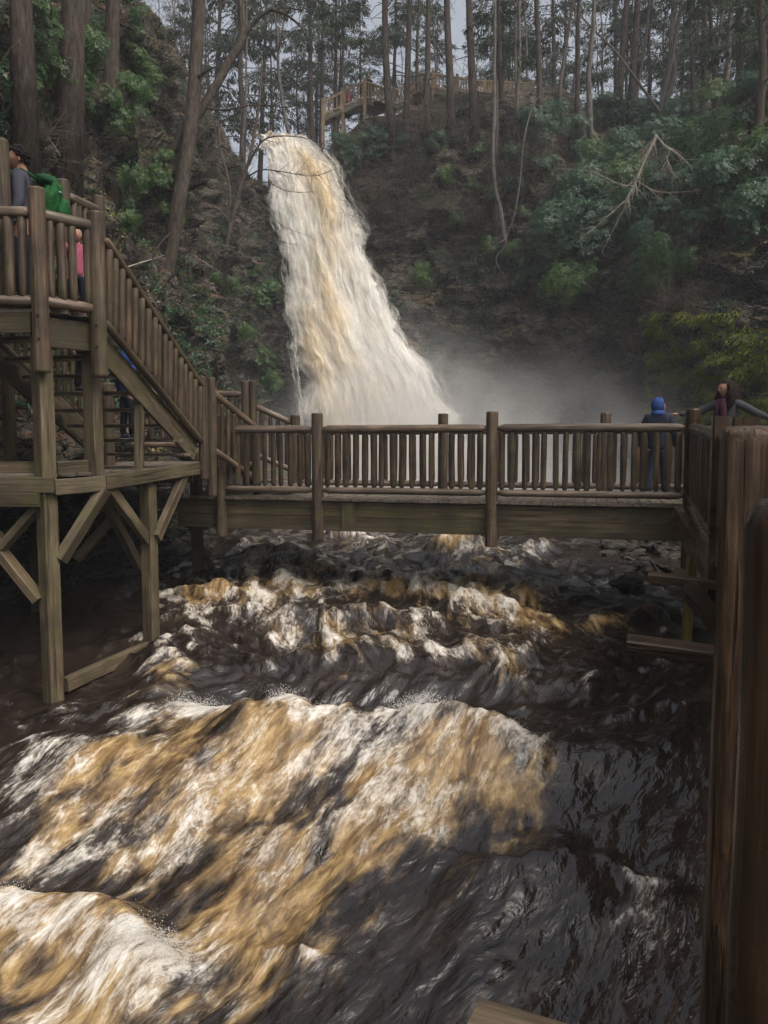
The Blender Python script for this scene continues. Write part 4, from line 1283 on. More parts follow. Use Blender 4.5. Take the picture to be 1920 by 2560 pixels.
# ================================================================= far boardwalks on the rim
farbal = []
for i in range(3):
    v, f, g = beam_geo((0, 0, 0), (0, 0, 1), .075, .05, nseg=1)
    me = mesh('picket', v, f, False, {'grain': np.array(g)})
    me.materials.append(M_FAR)
    farbal.append(me)
def far_run(parent, stations, bal=True, deckw=1.6, mat=M_FAR, pitch=.19, pr_=.10, zdown=1.6, nb=None, skirt=True):
    """stations: (px, py_top, py_bottom, Y): top and bottom rail heights at each post"""
    S_ = []
    for (px, pt, pb, Y) in stations:
        S_.append((P(px, pt, Y), P(px, pb, Y)))
    for (t, b2) in S_:
        g_, _ = ground(t.x, t.y)
        zb2 = min(b2.z - .5, max(b2.z - zdown, (g_.z if g_ else b2.z - 1) - .3))
        beam('post', (t.x, t.y, zb2), (t.x, t.y, t.z + .16), pr_ * 1.5, pr_ * 1.5, mat, parent, up=Vector((0, 1, 0)))
    for i in range(len(S_) - 1):
        (t0, b0), (t1_, b1) = S_[i], S_[i + 1]
        beam('top_rail', t0, t1_, .10, .09, mat, parent)
        beam('bottom_rail', b0, b1, .09, .08, mat, parent)
        L = (Vector((t1_.x, t1_.y)) - Vector((t0.x, t0.y))).length
        n = max(2, int(L / pitch))
        for k in range(n):
            t = (k + .5) / n
            a = b0.lerp(b1, t); c = t0.lerp(t1_, t)
            M = Matrix.Translation(a) @ Matrix.Diagonal(Vector((1, 1, (c - a).length, 1)))
            link('picket', random.choice(farbal), None, parent, M)
        off = Vector((0, deckw / 2, 0))
        if skirt:
            beam('rim_board', b0 - Vz * .22, b1 - Vz * .22, .06, .24, M_BEAM, parent)
            beam('walking_deck', b0 - Vz * .08 + off, b1 - Vz * .08 + off, deckw, .05, M_DECK, parent)
fw = thing('boardwalk', 'pale new boardwalk with picket railings on the rim just right of the waterfall top', 'walkway', tuple(P(1050, 290, 41.5)))
def c6(x, y): return (780 + x * 520 / 1659, 150 + y * 520 / 1659)
st = []
for (x, yt, yb, Y) in [(88,335,430,39.6),(245,252,368,40.0),(420,172,290,40.3),(590,232,350,41.6),(650,245,345,42.6)]:
    a = c6(x, yt); b2 = c6(x, yb); st.append((a[0], a[1], b2[1], Y))
far_run(fw, st)
st = []
for (x, yt, yb, Y) in [(650,245,345,42.6),(800,185,285,43.2),(880,175,272,43.0)]:
    a = c6(x, yt); b2 = c6(x, yb); st.append((a[0], a[1], b2[1], Y))
far_run(fw, st)
fw2 = thing('boardwalk', 'pale boardwalk section farther right on the rim, above the bare leaf-covered slope', 'walkway', tuple(P(1200, 290, 42)))
st = []
for (x, yt, yb, Y) in [(885,155,245,43.0),(965,112,215,42.2),(1158,140,248,42.6),(1375,170,268,44),(1550,178,268,46),(1760,185,268,48)]:
    a = c6(x, yt); b2 = c6(x, yb); st.append((a[0], a[1], b2[1], Y))
far_run(fw2, st)
def c7(x, y): return (1300 + x * 620 / 1659, 200 + y * 620 / 1659)
M_OLDP = wood('old_grey_timber', (.12, .10, .085), (.22, .19, .165), (.34, .31, .28), algae=.3)
for me in farbal[:1]: pass
fw3 = thing('boardwalk', 'weathered grey walkway railing half hidden by trees on the upper right hillside', 'walkway', tuple(P(1650, 280, 48)))
st = []
for (x, yt, yb, Y) in [(560,190,235,52),(750,195,242,51),(960,178,228,51),(1090,155,200,50),(1290,95,145,50),(1455,75,125,50),(1560,70,122,50),(1760,55,110,50)]:
    a = c7(x, yt); b2 = c7(x, yb); st.append((a[0], a[1], b2[1], Y))
sav = farbal[:]
farbal[:] = []
for i in range(2):
    v, f, g = beam_geo((0, 0, 0), (0, 0, 1), .075, .05, nseg=1)
    me = mesh('grey_picket', v, f, False, {'grain': np.array(g)})
    me.materials.append(M_OLDP)
    farbal.append(me)
far_run(fw3, st, mat=M_OLDP, pitch=.24, zdown=1.8)
farbal[:] = sav
# ------------------------------------------------------------------ vegetation
def leaves_mesh(name, C, Dr, Nn, L, Wd, mat, lv=None, bend=.25):
    """many leaves: centre C (n,3), direction Dr, normal Nn, length L, width Wd; 2 quads folded along the midrib, tip drooping"""
    n = len(C)
    Dr = Dr / np.linalg.norm(Dr, axis=1, keepdims=True)
    S_ = np.cross(Dr, Nn); S_ /= (np.linalg.norm(S_, axis=1, keepdims=True) + 1e-9)
    Nn = np.cross(S_, Dr)
    L = L[:, None]; Wd = Wd[:, None]
    p0 = C
    pm = C + Dr * L * .5 + Nn * L * .05
    p1 = C + Dr * L - Nn * L * bend
    l = pm + S_ * Wd * .5 + Nn * Wd * .12
    r = pm - S_ * Wd * .5 + Nn * Wd * .12
    v = np.stack([p0, l, pm, r, p1], 1).reshape(-1, 3)
    b = np.arange(n)[:, None] * 5
    f = np.concatenate([b + np.array([[0, 2, 1]]), b + np.array([[0, 3, 2]]), b + np.array([[1, 2, 4]]), b + np.array([[2, 3, 4]])])
    if lv is None: lv = rng.random(n)
    me = mesh(name, v, f, False, {'lv': np.repeat(lv, 5)})
    me.materials.append(mat)
    return me

def rosettes(tips, dirs, k, L, Wd, mat, name='foliage', spread=1.15, lvb=None):
    n = len(tips)
    d = dirs / np.linalg.norm(dirs, axis=1, keepdims=True)
    ref = np.where(np.abs(d[:, 2:3]) > .9, np.array([[1., 0, 0]]), np.array([[0, 0, 1.]]))
    s = np.cross(d, ref); s /= np.linalg.norm(s, axis=1, keepdims=True)
    u = np.cross(s, d)
    an = (np.arange(k) / k * 2 * np.pi)[None] + rng.random((n, 1)) * 6.28 + rng.normal(size=(n, k)) * .25
    out = s[:, None] * np.cos(an)[..., None] + u[:, None] * np.sin(an)[..., None]
    dr = out * spread + d[:, None] * rng.uniform(.1, .9, (n, k, 1))
    dr[..., 2] -= .12
    C = np.repeat(tips[:, None], k, 1) + dr * .01
    nn = np.repeat(d[:, None], k, 1)
    lv = np.clip((rng.random((n, 1)) if lvb is None else lvb[:, None]) * .7 + rng.random((n, k)) * .3, 0, 1)
    return leaves_mesh(name, C.reshape(-1, 3), dr.reshape(-1, 3), nn.reshape(-1, 3), np.full(n * k, L) * rng.uniform(.7, 1.15, n * k), np.full(n * k, Wd) * rng.uniform(.8, 1.1, n * k), mat, lv.ravel())

def stems_mesh(name, paths, mat, sides=5):
    V, Fc, G = [], [], []
    for pts, rad in paths:
        v, f, g = tube_geo(pts, rad, sides)
        o = len(V)
        V += v; G += g
        Fc += [tuple(i + o for i in q) for q in f]
    me = mesh(name, V, Fc, True, {'grain': np.array(G)})
    me.materials.append(mat)
    return me

def shrub_proto(kind, seed):
    """evergreen shrub about 2 m across: crooked stems, leaf rosettes at the twig tips in uneven lobes"""
    r = np.random.default_rng(seed)
    nl = 9
    cen = []
    for i in range(nl):
        a = r.random() * 6.28; q = r.uniform(.15, .85)
        cen.append((math.cos(a) * q, math.sin(a) * q, r.uniform(.35, 1.35) * (1.1 - .4 * q)))
    cen = np.array(cen)
    rad = r.uniform(.28, .52, nl)
    N_ = 620
    idx = r.choice(nl, N_, p=rad**2 / (rad**2).sum())
    d = r.normal(size=(N_, 3)); d[:, 2] = np.abs(d[:, 2]) * .9 - .25
    d /= np.linalg.norm(d, axis=1, keepdims=True)
    rr = rad[idx] * (1 - .35 * r.random(N_) ** 2) * (1 + .25 * r.normal(size=N_))
    tips = cen[idx] + d * rr[:, None] * np.array([1, 1, .8])
    keep = tips[:, 2] > .02
    tips, d, idx = tips[keep], d[keep], idx[keep]
    lob = r.random(nl)
    lv = np.clip(lob[idx] * .5 + .35 * r.random(len(idx)) + .15 * (d[:, 2] > .3), 0, 1)
    me = rosettes(tips, d * .8 + np.array([0, 0, .5]), 7, .125 if kind == 0 else .11, .036 if kind == 0 else .04, M_RHODO if kind == 0 else M_RHODO2, lvb=lv)
    paths = []
    for i in range(nl):
        c = cen[i]
        mid = c * .5 + r.normal(size=3) * .08
        paths.append(([(0, 0, -.15), tuple(mid * .6), tuple(mid), tuple(c)], [.028, .022, .018, .009]))
        for j in range(7):
            t = tips[r.integers(len(tips))]
            if np.linalg.norm(t - c) < .7:
                paths.append(([tuple(c * .9), tuple((c + t) / 2 + r.normal(size=3) * .04), tuple(t)], [.009, .006, .003]))
    st = stems_mesh('stems', paths, M_TWIG)
    return me, st
SHR = [shrub_proto(0, 11), shrub_proto(0, 12), shrub_proto(0, 13), shrub_proto(1, 14), shrub_proto(1, 15), shrub_proto(1, 16)]

def put(name, label, cat, loc, parts, scale=1.0, rz=None, group=None, tilt=None, zs=1.0):
    o = bpy.data.objects.new(name, None)
    COL.objects.link(o)
    o.location = loc
    rz = random.uniform(0, 6.28) if rz is None else rz
    if tilt:
        q = Vector((0, 0, 1)).rotation_difference(Vector(tilt).normalized())
        o.rotation_euler = (q.to_matrix().to_4x4() @ Matrix.Rotation(rz, 4, 'Z')).to_euler()
    else:
        o.rotation_euler = (0, 0, rz)
    o.scale = (scale, scale, scale * zs)
    tag(o, label, cat, group)
    for nm, me in parts:
        c = bpy.data.objects.new(nm, me)
        COL.objects.link(c)
        c.parent = o
    return o

def shrub(px, py, size, label, group, kind=None, off=.0, tiltk=.55, rnd=0):
    p, n = hit(px, py)
    if p is None: return None
    k = random.choice((0, 1, 2)) if kind == 0 else random.choice((3, 4, 5))
    if n.dot(p) > 0: n = -n
    t = (n * tiltk + Vector((0, 0, 1)) * (1 - tiltk))
    fo, st = SHR[k]
    return put('rhododendron', label, 'shrub', p + n * off, [('foliage', fo), ('stems', st)], size, group=group, tilt=t)

def W_of(px_size, p):     # metres spanned by px at the distance of p
    return px_size * p.y / F

def shrub_field(specs, kind, label, group):
    for (px, py, wpx) in specs:
        p, n = hit(px, py)
        if p is None: continue
        shrub(px, py, W_of(wpx, p) / 2.0, label, group, kind)

# the big green mass on the right
right_mass = []
for (px, py, w) in [(1400,700,150),(1470,640,170),(1560,620,170),(1640,660,150),(1600,720,130),(1500,720,150),(1440,580,150),(1380,620,120),
    (1540,540,150),(1660,580,150),(1720,640,130),(1480,510,130),(1600,480,140),(1700,500,160),(1780,580,180),(1860,520,180),
    (1900,420,190),(1820,420,160),(1740,420,140),(1640,400,120),(1560,420,110),(1500,440,100),(1430,480,100),(1900,560,170),(1680,680,110),
    (1360,680,90),(1420,640,100),(1880,340,150),(1800,340,130),(1720,340,110),(1940,480,160),(1900,330,120)]:
    right_mass.append((px, py, w))
for i, (px, py, w) in enumerate(right_mass):
    p, n = hit(px, py)
    if p: shrub(px, py, W_of(w * 1.05, p) / 2.0, 'dark evergreen rhododendron in the dense green thicket on the right-hand slope', 'rhododendrons in the right thicket', 1 if random.random() < .7 else 0, off=.3)
for (px, py, w) in [(1345,345,100),(1390,320,90),(1300,400,70),(1420,350,90),(1280,480,60),(1490,330,80),(1450,400,70),(1350,420,60)]:
    p, n = hit(px, py)
    if p: shrub(px, py, W_of(w, p) / 2.0, 'small dark shrub on the upper slope right of the thin leaning trunks', 'shrubs on the upper right slope', 1)
for (px, py, w) in [(850,385,60),(905,365,50),(960,372,45),(1020,368,50),(1085,365,45),(880,400,60),(960,390,60),(1140,360,40),(1040,400,50),(935,370,60),(1090,365,50),(870,430,50),(905,415,40)]:
    p, n = hit(px, py)
    if p: shrub(px, py, W_of(w, p) / 2.0, 'dark shrub on the rim just below the pale boardwalk', 'shrubs below the far boardwalk', 1)
for (px, py, w) in [(1180,480,45),(1240,500,50),(1130,560,45),(1060,700,60),(1240,620,50),(1300,560,55),(1190,400,50),(1100,440,45),(1290,640,55)]:
    p, n = hit(px, py)
    if p: shrub(px, py, W_of(w, p) / 2.0, 'small shrub clinging to the rock wall right of the waterfall', 'shrubs on the rock wall', 0)
# left slope
for (px, py, w) in [(330,520,95),(385,480,80),(300,450,70),(355,580,95),(400,545,65),(290,560,60),(265,420,55),(405,425,50)]:
    p, n = hit(px, py)
    if p: shrub(px, py, W_of(w * 1.1, p) / 2.0, 'bright green rhododendron behind the stair tower beside the leaning trunk', 'rhododendrons behind the stair tower', 0, off=.2)
for (px, py, w) in [(140,130,130),(210,190,130),(90,200,130),(160,260,120),(60,100,140),(240,110,120),(320,280,110),(250,300,100),(110,320,90),(330,180,90),(30,250,110),(390,250,80),(360,100,90)]:
    p, n = hit(px, py)
    if p: shrub(px, py, W_of(w, p) / 2.0, 'rhododendron on the steep leaf-strewn slope at the upper left', 'rhododendrons on the upper left slope', 0)
for (px, py, w) in [(650,765,85),(690,735,50),(600,830,50),(560,725,55),(525,700,45),(640,700,45)]:
    p, n = hit(px, py)
    if p: shrub(px, py, W_of(w, p) / 2.0, 'light green shrub clinging to the cliff edge just left of the falling water', 'shrubs at the cliff edge left of the waterfall', 0)
for (px, py, w) in [(640,930,80),(670,960,50)]:
    p, n = hit(px, py)
    if p: shrub(px, py, W_of(w, p) / 2.0, 'bright green shrub low on the wet rock above the short sloping handrail', 'low shrubs above the sloping handrail', 0)

# leafless brushy shrubs
def brush_proto(seed):
    r = np.random.default_rng(seed); rr = random.Random(seed); paths = []
    for i in range(16):
        d = Vector((rr.gauss(0, .5), rr.gauss(0, .5), 1)).normalized(); q = [Vector((rr.gauss(0, .1), rr.gauss(0, .1), -.1))]
        L = rr.uniform(.7, 1.5)
        for j in range(4):
            d = (d + Vector((rr.gauss(0, .22), rr.gauss(0, .22), rr.gauss(0, .1) - .06))).normalized(); q.append(q[-1] + d * L / 4)
        paths.append((q, [.013, .011, .008, .006, .003]))
        for k in range(5):
            c = q[rr.randint(1, 4)]; e = (d + Vector((rr.gauss(0, .7), rr.gauss(0, .7), rr.gauss(0, .4)))).normalized(); l2 = rr.uniform(.2, .6)
            paths.append(([c, c + e * l2 * .5 + Vector((0, 0, .02)), c + e * l2], [.006, .005, .002]))
    return stems_mesh('twigs', paths, M_TWIG, 4)
BRU = [brush_proto(s) for s in (61, 62, 63)]
def brush_at(px, py, s, label, group):
    p, n = hit(px, py)
    if p is None: return
    if n.dot(p) > 0: n = -n
    put('bare_shrub', label, 'shrub', p, [('foliage', random.choice(BRU))], s, group=group, tilt=n * .4 + Vector((0, 0, .6)))
for i in range(46):
    brush_at(random.uniform(850, 1340), random.uniform(335, 600), random.uniform(.9, 1.7), 'leafless brown brush on the slope below the pale boardwalk', 'leafless brush below the boardwalk')
for i in range(26):
    brush_at(random.uniform(1260, 1620), random.uniform(330, 640), random.uniform(.7, 1.3), 'leafless twiggy shrub among the evergreens on the right slope', 'leafless shrubs on the right slope')
for i in range(60):
    brush_at(random.uniform(60, 640), random.uniform(250, 760), random.uniform(.35, .75), 'leafless twiggy shrub on the rocky slope left of the waterfall', 'leafless shrubs on the left slope')
for i in range(12):
    brush_at(random.uniform(1560, 1760), random.uniform(740, 900), random.uniform(.5, 1.0), 'leafless brush hanging on the dark bank above the bridge', 'leafless brush on the right bank')

# ---------------- trees
def hemlock_proto(seed, h=17.0, crown0=.25, n=34, dens=150, r0=.2):
    r = np.random.default_rng(seed)
    pts = [(0, 0, -.6)]
    lean = r.normal(size=2) * .012
    for k in range(1, 9):
        z = h * k / 8
        pts.append((lean[0] * z + r.normal() * .05, lean[1] * z + r.normal() * .05, z))
    rad = [r0 * 1.25] + [r0 * (1 - k / 8.6) for k in range(1, 9)]
    v, f, g = tube_geo(pts, rad, 10, ph=seed, wob=.05)
    tr = mesh('trunk', v, f, True, {'grain': np.array(g)}); tr.materials.append(M_BARK)
    cps, drs = [], []
    paths = []
    P_ = np.array(pts)
    for i in range(n + 12):
        dead = i >= n
        z = h * (r.uniform(crown0, .99) if not dead else r.uniform(.1, crown0 + .1))
        c = np.array([np.interp(z, P_[:, 2], P_[:, 0]), np.interp(z, P_[:, 2], P_[:, 1]), z])
        a = r.random() * 6.28
        Lb = (h * .24) * (1 - (z / h)) ** .7 * r.uniform(.6, 1.15) + .4
        if dead: Lb *= .45
        d = np.array([math.cos(a), math.sin(a), r.uniform(-.15, .15)])
        bp_ = [c]
        for s in (.35, .7, 1.0):
            bp_.append(c + d * Lb * s + np.array([0, 0, -.16 * Lb * s * s]) + r.normal(size=3) * .06 * Lb * s)
        paths.append(([tuple(q) for q in bp_], [.03 * Lb / 3 + .008, .02 * Lb / 3 + .006, .008, .004]))
        if dead: continue
        m = int(dens * Lb / 3)
        s = r.uniform(.15, 1.0, m) ** .8
        q = np.stack([np.interp(s, [0, .35, .7, 1], [b_[j] for b_ in bp_]) for j in range(3)], 1)
        side = np.array([-d[1], d[0], 0])
        off = r.normal(size=m) * .22 * Lb * (1.15 - s)
        q = q + side * off[:, None] + d * (np.abs(off) * .35)[:, None]
        q[:, 2] -= np.abs(off) * .22 + r.random(m) * .16
        cps.append(q)
        dd = d[None] * .7 + side[None] * np.sign(off)[:, None] * .8 + r.normal(size=(m, 3)) * .35
        dd[:, 2] -= .45
        drs.append(dd)
    C = np.concatenate(cps); Dd = np.concatenate(drs)
    nn = np.tile(np.array([[0, 0, 1.]]), (len(C), 1)) + r.normal(size=(len(C), 3)) * .35
    lvv = np.clip(.5 + .35 * fbm(C[:, 0] * .8, C[:, 1] * .8, C[:, 2] * .8, 2) + r.normal(size=len(C)) * .15, 0, 1)
    fo = leaves_mesh('crown', C, Dd, nn, r.uniform(.22, .42, len(C)), r.uniform(.05, .10, len(C)), M_HEML, lvv, bend=.2)
    br = stems_mesh('branches', paths, M_BARK, 4)
    return [('trunk', tr), ('crown', fo), ('bough_crown', br)]

def bare_proto(seed, h=12.0, r0=.11, mat=None, n1=11, dry=False, spread=.55, low=.35):
    r = np.random.default_rng(seed)
    pts = [(0, 0, -.5)]
    x = y = 0
    for k in range(1, 9):
        x += r.normal() * .10; y += r.normal() * .10
        pts.append((x, y, h * k / 8))
    rad = [r0 * 1.3] + [r0 * (1 - k / 9) for k in range(1, 9)]
    v, f, g = tube_geo(pts, rad, 8, ph=seed, wob=.05)
    tr = mesh('trunk', v, f, True, {'grain': np.array(g)}); tr.materials.append(mat or M_BARK2)
    P_ = np.array(pts); paths = []; tips = []
    def branch(c, d, L, rr, lvl):
        q = [c]
        for s in range(4):
            d = d + r.normal(size=3) * .16 + np.array([0, 0, .06])
            d = d / np.linalg.norm(d)
            q.append(q[-1] + d * L / 4)
        paths.append(([tuple(a) for a in q], [rr, rr * .8, rr * .6, rr * .42, rr * .25]))
        tips.append(q[-1])
        if lvl < 3:
            for j in range(4 if lvl == 1 else 3):
                k = r.integers(1, 5)
                nd = d + r.normal(size=3) * .6
                branch(q[k], nd / np.linalg.norm(nd), L * r.uniform(.4, .62), rr * .45, lvl + 1)
    for i in range(n1):
        z = h * r.uniform(low, .98)
        c = np.array([np.interp(z, P_[:, 2], P_[:, 0]), np.interp(z, P_[:, 2], P_[:, 1]), z])
        a = r.random() * 6.28
        d = np.array([math.cos(a) * spread, math.sin(a) * spread, r.uniform(.1, .75)])
        branch(c, d / np.linalg.norm(d), h * .26 * (1.15 - z / h) + .5, r0 * .35 * (1.1 - z / h) + .008, 1)
    br = stems_mesh('branches', paths, mat or M_TWIG, 4)
    parts = [('trunk', tr), ('crown', br)]
    if dry:
        T = np.array(tips); T = T[r.random(len(T)) < .8]
        T = np.repeat(T, 4, 0) + r.normal(size=(len(T) * 4, 3)) * .22
        parts.append(('foliage', leaves_mesh('crown', T, r.normal(size=T.shape) * .5 + np.array([0, 0, -1.]), r.normal(size=T.shape), r.uniform(.07, .11, len(T)), r.uniform(.03, .05, len(T)), M_DRY)))
    return parts
HEM = [hemlock_proto(s, h=random.uniform(15, 19), crown0=c, n=nn_, dens=dn, r0=rr) for s, c, nn_, dn, rr in
       ((21, .16, 52, 190, .21), (22, .30, 40, 170, .22), (23, .48, 30, 150, .2), (24, .62, 24, 150, .19), (25, .22, 50, 190, .24))]
BARE = [bare_proto(s, h=random.uniform(11, 14), r0=rr, n1=nn_, dry=dr, low=lo) for s, rr, nn_, dr, lo in
        ((31, .10, 12, False, .35), (32, .08, 13, False, .3), (33, .12, 14, False, .45), (34, .07, 10, False, .4), (35, .09, 12, True, .35))]

BIGB = bare_proto(36, h=18, r0=.24, n1=14, low=.45, mat=M_BARK)  # leafless deciduous, not hemlock; unseen crown left bare so light reaches the left slope
# background forest on the plateau beyond the rim
n_t = 0
tr_rng = random.Random(5)
spots = []
tries = 0
while len(spots) < 105 and tries < 5000:
    tries += 1
    y = tr_rng.uniform(43, 78)
    x = tr_rng.uniform(-.36, .52) * y
    if -6.5 < x < -1.5 and y < 48: continue
    if -4 < x < 13 and y < 49: continue
    if any((x - a) ** 2 + (y - b_) ** 2 < 1.3 ** 2 for a, b_, _ in spots): continue
    g_, nn_ = ground(x, y)
    if g_ is None or g_.z < 8: continue
    spots.append((x, y, g_.z))
for (x, y, z) in spots:
    q = tr_rng.random()
    if q < .56:
        pt = HEM[tr_rng.choice([0, 1, 2, 2, 3, 3, 3, 2] if y < 60 else [1, 2, 3, 0, 2, 3])]
        put('hemlock', 'tall dark evergreen trunk in the forest beyond the rim of the gorge', 'tree', (x, y, z), pt, tr_rng.uniform(.75, 1.25), tr_rng.uniform(0, 6.28), 'evergreens in the forest beyond the rim', tilt=(tr_rng.gauss(0, .025), tr_rng.gauss(0, .025), 1))
    else:
        put('bare_tree', 'thin leafless trunk in the forest beyond the rim of the gorge', 'tree', (x, y, z), BARE[tr_rng.choice([0, 1, 2, 3, 4])], tr_rng.uniform(.8, 1.5), tr_rng.uniform(0, 6.28), 'leafless trees in the forest beyond the rim', tilt=(tr_rng.gauss(0, .05), tr_rng.gauss(0, .05), 1))
# understory on the plateau and upper slopes
for i in range(60):
    y = tr_rng.uniform(42, 66); x = tr_rng.uniform(-.34, .5) * y
    g_, nn_ = ground(x, y)
    if g_ is None or g_.z < 12: continue
    if -7 < x < 11 and y < 50: continue
    k = tr_rng.randint(3, 5)
    put('rhododendron', 'dark understory shrub between the trunks beyond the rim', 'shrub', g_, [('foliage', SHR[k][0]), ('stems', SHR[k][1])], tr_rng.uniform(.8, 1.7), tr_rng.uniform(0, 6), 'understory shrubs beyond the rim')

# trees standing at places the photo shows (px, py of the foot; lean; kind; scale; radius factor)
def tree_at(px, py, parts, sc_, label, name='hemlock', top=None, group=None, depth=None):
    p, n = hit(px, py)
    if p is None: return
    tl = (0, 0, 1)
    if top:
        q = P(top[0], top[1], p.y + (top[2] if len(top) > 2 else 0))
        tl = tuple(q - p)
    return put(name, label, 'tree', p - Vector((0, 0, .2)), parts, sc_, group=group, tilt=tl)
tree_at(270, 470, BIGB, .95, 'thick dark trunk behind the rhododendrons at the upper left', top=(282, 0))
tree_at(165, 400, BIGB, 1.15, 'broad dark trunk rising from the leaf litter right above the man with the backpack', top=(170, 0))
tree_at(60, 330, HEM[2], 1.1, 'dark hemlock at the far upper left corner', top=(40, 0))
tree_at(205, 330, BIGB, .5, 'slim bare trunk between the two thick trunks at the upper left', top=(215, 0))
tree_at(840, 400, HEM[2], .62, 'slim hemlock on the rim left of the pale boardwalk corner', top=(842, 0))
tree_at(985, 355, HEM[2], 1.0, 'dark slightly leaning hemlock in front of the pale boardwalk corner', top=(960, 0))
tree_at(1010, 360, HEM[3], .95, 'hemlock with low green boughs right of the pale boardwalk corner', top=(1030, 0))
tree_at(1062, 370, HEM[3], .9, 'forked-looking dark trunk crossing the middle of the boardwalk', top=(1075, 0))
tree_at(1128, 330, HEM[3], 1.05, 'straight dark trunk in front of the second boardwalk section', top=(1120, 0))
tree_at(1185, 345, HEM[3], 1.1, 'dark trunk at the right end of the second boardwalk section', top=(1175, 0))
tree_at(1238, 575, HEM[3], .75, 'tall thin trunk rooted halfway down the rock wall right of the waterfall', top=(1238, 0, 2))
tree_at(1310, 545, BARE[3], 1.6, 'thin bare trunk right of the tall thin trunk on the rock wall', 'bare_tree', top=(1312, 0, 2))
tree_at(1480, 400, BARE[2], 1.25, 'slim grey trunk on the right slope above the thicket', 'bare_tree', top=(1478, 0))
tree_at(1545, 330, HEM[3], 1.15, 'thick dark trunk beside the grey walkway railing', top=(1562, 0))
tree_at(1575, 330, HEM[2], 1.1, 'second dark trunk beside the grey walkway railing, slightly to the right', top=(1590, 0))
tree_at(1645, 350, BARE[0], 1.5, 'leaning grey trunk with spreading bare limbs above the right thicket', 'bare_tree', top=(1690, 40))
tree_at(1745, 300, BARE[1], 1.3, 'pale slanting trunk at the upper right', 'bare_tree', top=(1810, 0))
tree_at(1850, 300, HEM[4], .9, 'green hemlock at the upper right corner', top=(1850, 0))
tree_at(1400, 300, BARE[4], 1.2, 'small beech holding dry yellow leaves above the right slope', 'bare_tree', top=(1420, 20))
tree_at(1290, 330, BARE[0], 1.1, 'bare tree with crossing limbs right of the second boardwalk section', 'bare_tree', top=(1300, 0))
tree_at(1900, 420, HEM[1], .8, 'dark hemlock at the right edge above the thicket', top=(1905, 0))
for (px, py, tx) in [(1255,335,1250),(1350,320,1345),(1440,320,1450),(1510,310,1500),(1625,320,1618),(1680,300,1672),(1790,300,1780)]:
    tree_at(px, py, HEM[3], random.uniform(.6, .9), 'slender straight dark trunk on the rim between the walkways', top=(tx, 0), group='slender trunks on the rim')

# ---- individually drawn trunks
def drawn(name, label, cat, paths, mat, group=None, foot=None, sides=8, extra=None, anchor=True):
    """paths: list of lists of (px, py, Y, radius m); first is the trunk"""
    if anchor:
        hp, _ = hit(paths[0][0][0], paths[0][0][1])
        if hp:
            k_ = hp.y / paths[0][0][2]
            paths = [[(a[0], a[1], a[2] * k_, a[3] * k_) for a in p] for p in paths]
            a = paths[0][0]
            paths[0] = [(a[0] - (paths[0][1][0] - a[0]) * .3, a[1] + 18, a[2] + .05, a[3] * 1.25)] + paths[0]
    root = thing(name, label, cat, tuple(foot or P(*paths[0][0][:3])), group)
    geo = []
    def densify(p):
        out = []
        n = len(p)
        W3 = [P(a[0], a[1], a[2]) for a in p]
        for i in range(n - 1):
            p0, p1, p2, p3 = W3[max(i-1, 0)], W3[i], W3[i+1], W3[min(i+2, n-1)]
            for k in range(5):
                t = k / 5
                q = .5 * ((2*p1) + (p2-p0)*t + (2*p0-5*p1+4*p2-p3)*t*t + (3*p1-p0-3*p2+p3)*t**3)
                out.append((q, p[i][3] * (1 - t) + p[i+1][3] * t))
        out.append((W3[-1], p[-1][3]))
        return out
    main = densify(paths[0])
    v, f, g = tube_geo([q[0] for q in main], [q[1] for q in main], sides, ph=1.0, wob=.06)
    me = mesh('trunk', v, f, True, {'grain': np.array(g)})
    link('trunk', me, mat, root)
    br = []
    for p in paths[1:]:
        d = densify(p)
        br.append(([q[0] for q in d], [q[1] for q in d]))
    tw = []
    r = random.Random(len(label))
    for pts, rad in br + ([([q[0] for q in main], [q[1] for q in main])] if extra else []):
        for k in range(int((extra or 0) * len(pts))):
            i = r.randrange(1, len(pts))
            c = Vector(pts[i])
            s = c.y / F
            d = (pts[i] - pts[i-1]).normalized() + Vector((r.gauss(0, .7), r.gauss(0, .5), r.gauss(0, .6)))
            d.normalize()
            L = r.uniform(25, 75) * s
            q = [c]
            for j in range(4):
                d = (d + Vector((r.gauss(0, .12), r.gauss(0, .12), r.gauss(0, .1) - .03))).normalized()
                q.append(q[-1] + d * L / 4)
            rr = min(rad[i] * .5, .012)
            tw.append((q, [rr, rr * .8, rr * .6, rr * .45, rr * .3]))
    if br or tw:
        me = stems_mesh('branches', br + tw, mat, 5)
        link('crown', me, None, root)
    return root
drawn('leaning_trunk', 'large dark leaning trunk before the rock face between stair tower and waterfall', 'tree',
      [[(420,665,17.5,.17),(432,600,17.5,.155),(448,500,17.5,.16),(462,420,17.6,.15),(474,340,17.7,.15),(484,230,17.8,.145),(492,110,17.9,.14),(500,-40,18,.13),(506,-300,18,.12)],
       [(486,200,17.8,.05),(530,170,17.6,.02),(560,172,17.5,.008)], [(448,560,17.5,.03),(400,610,17.2,.015),(380,640,17,.008)]], M_BARK, extra=.25)
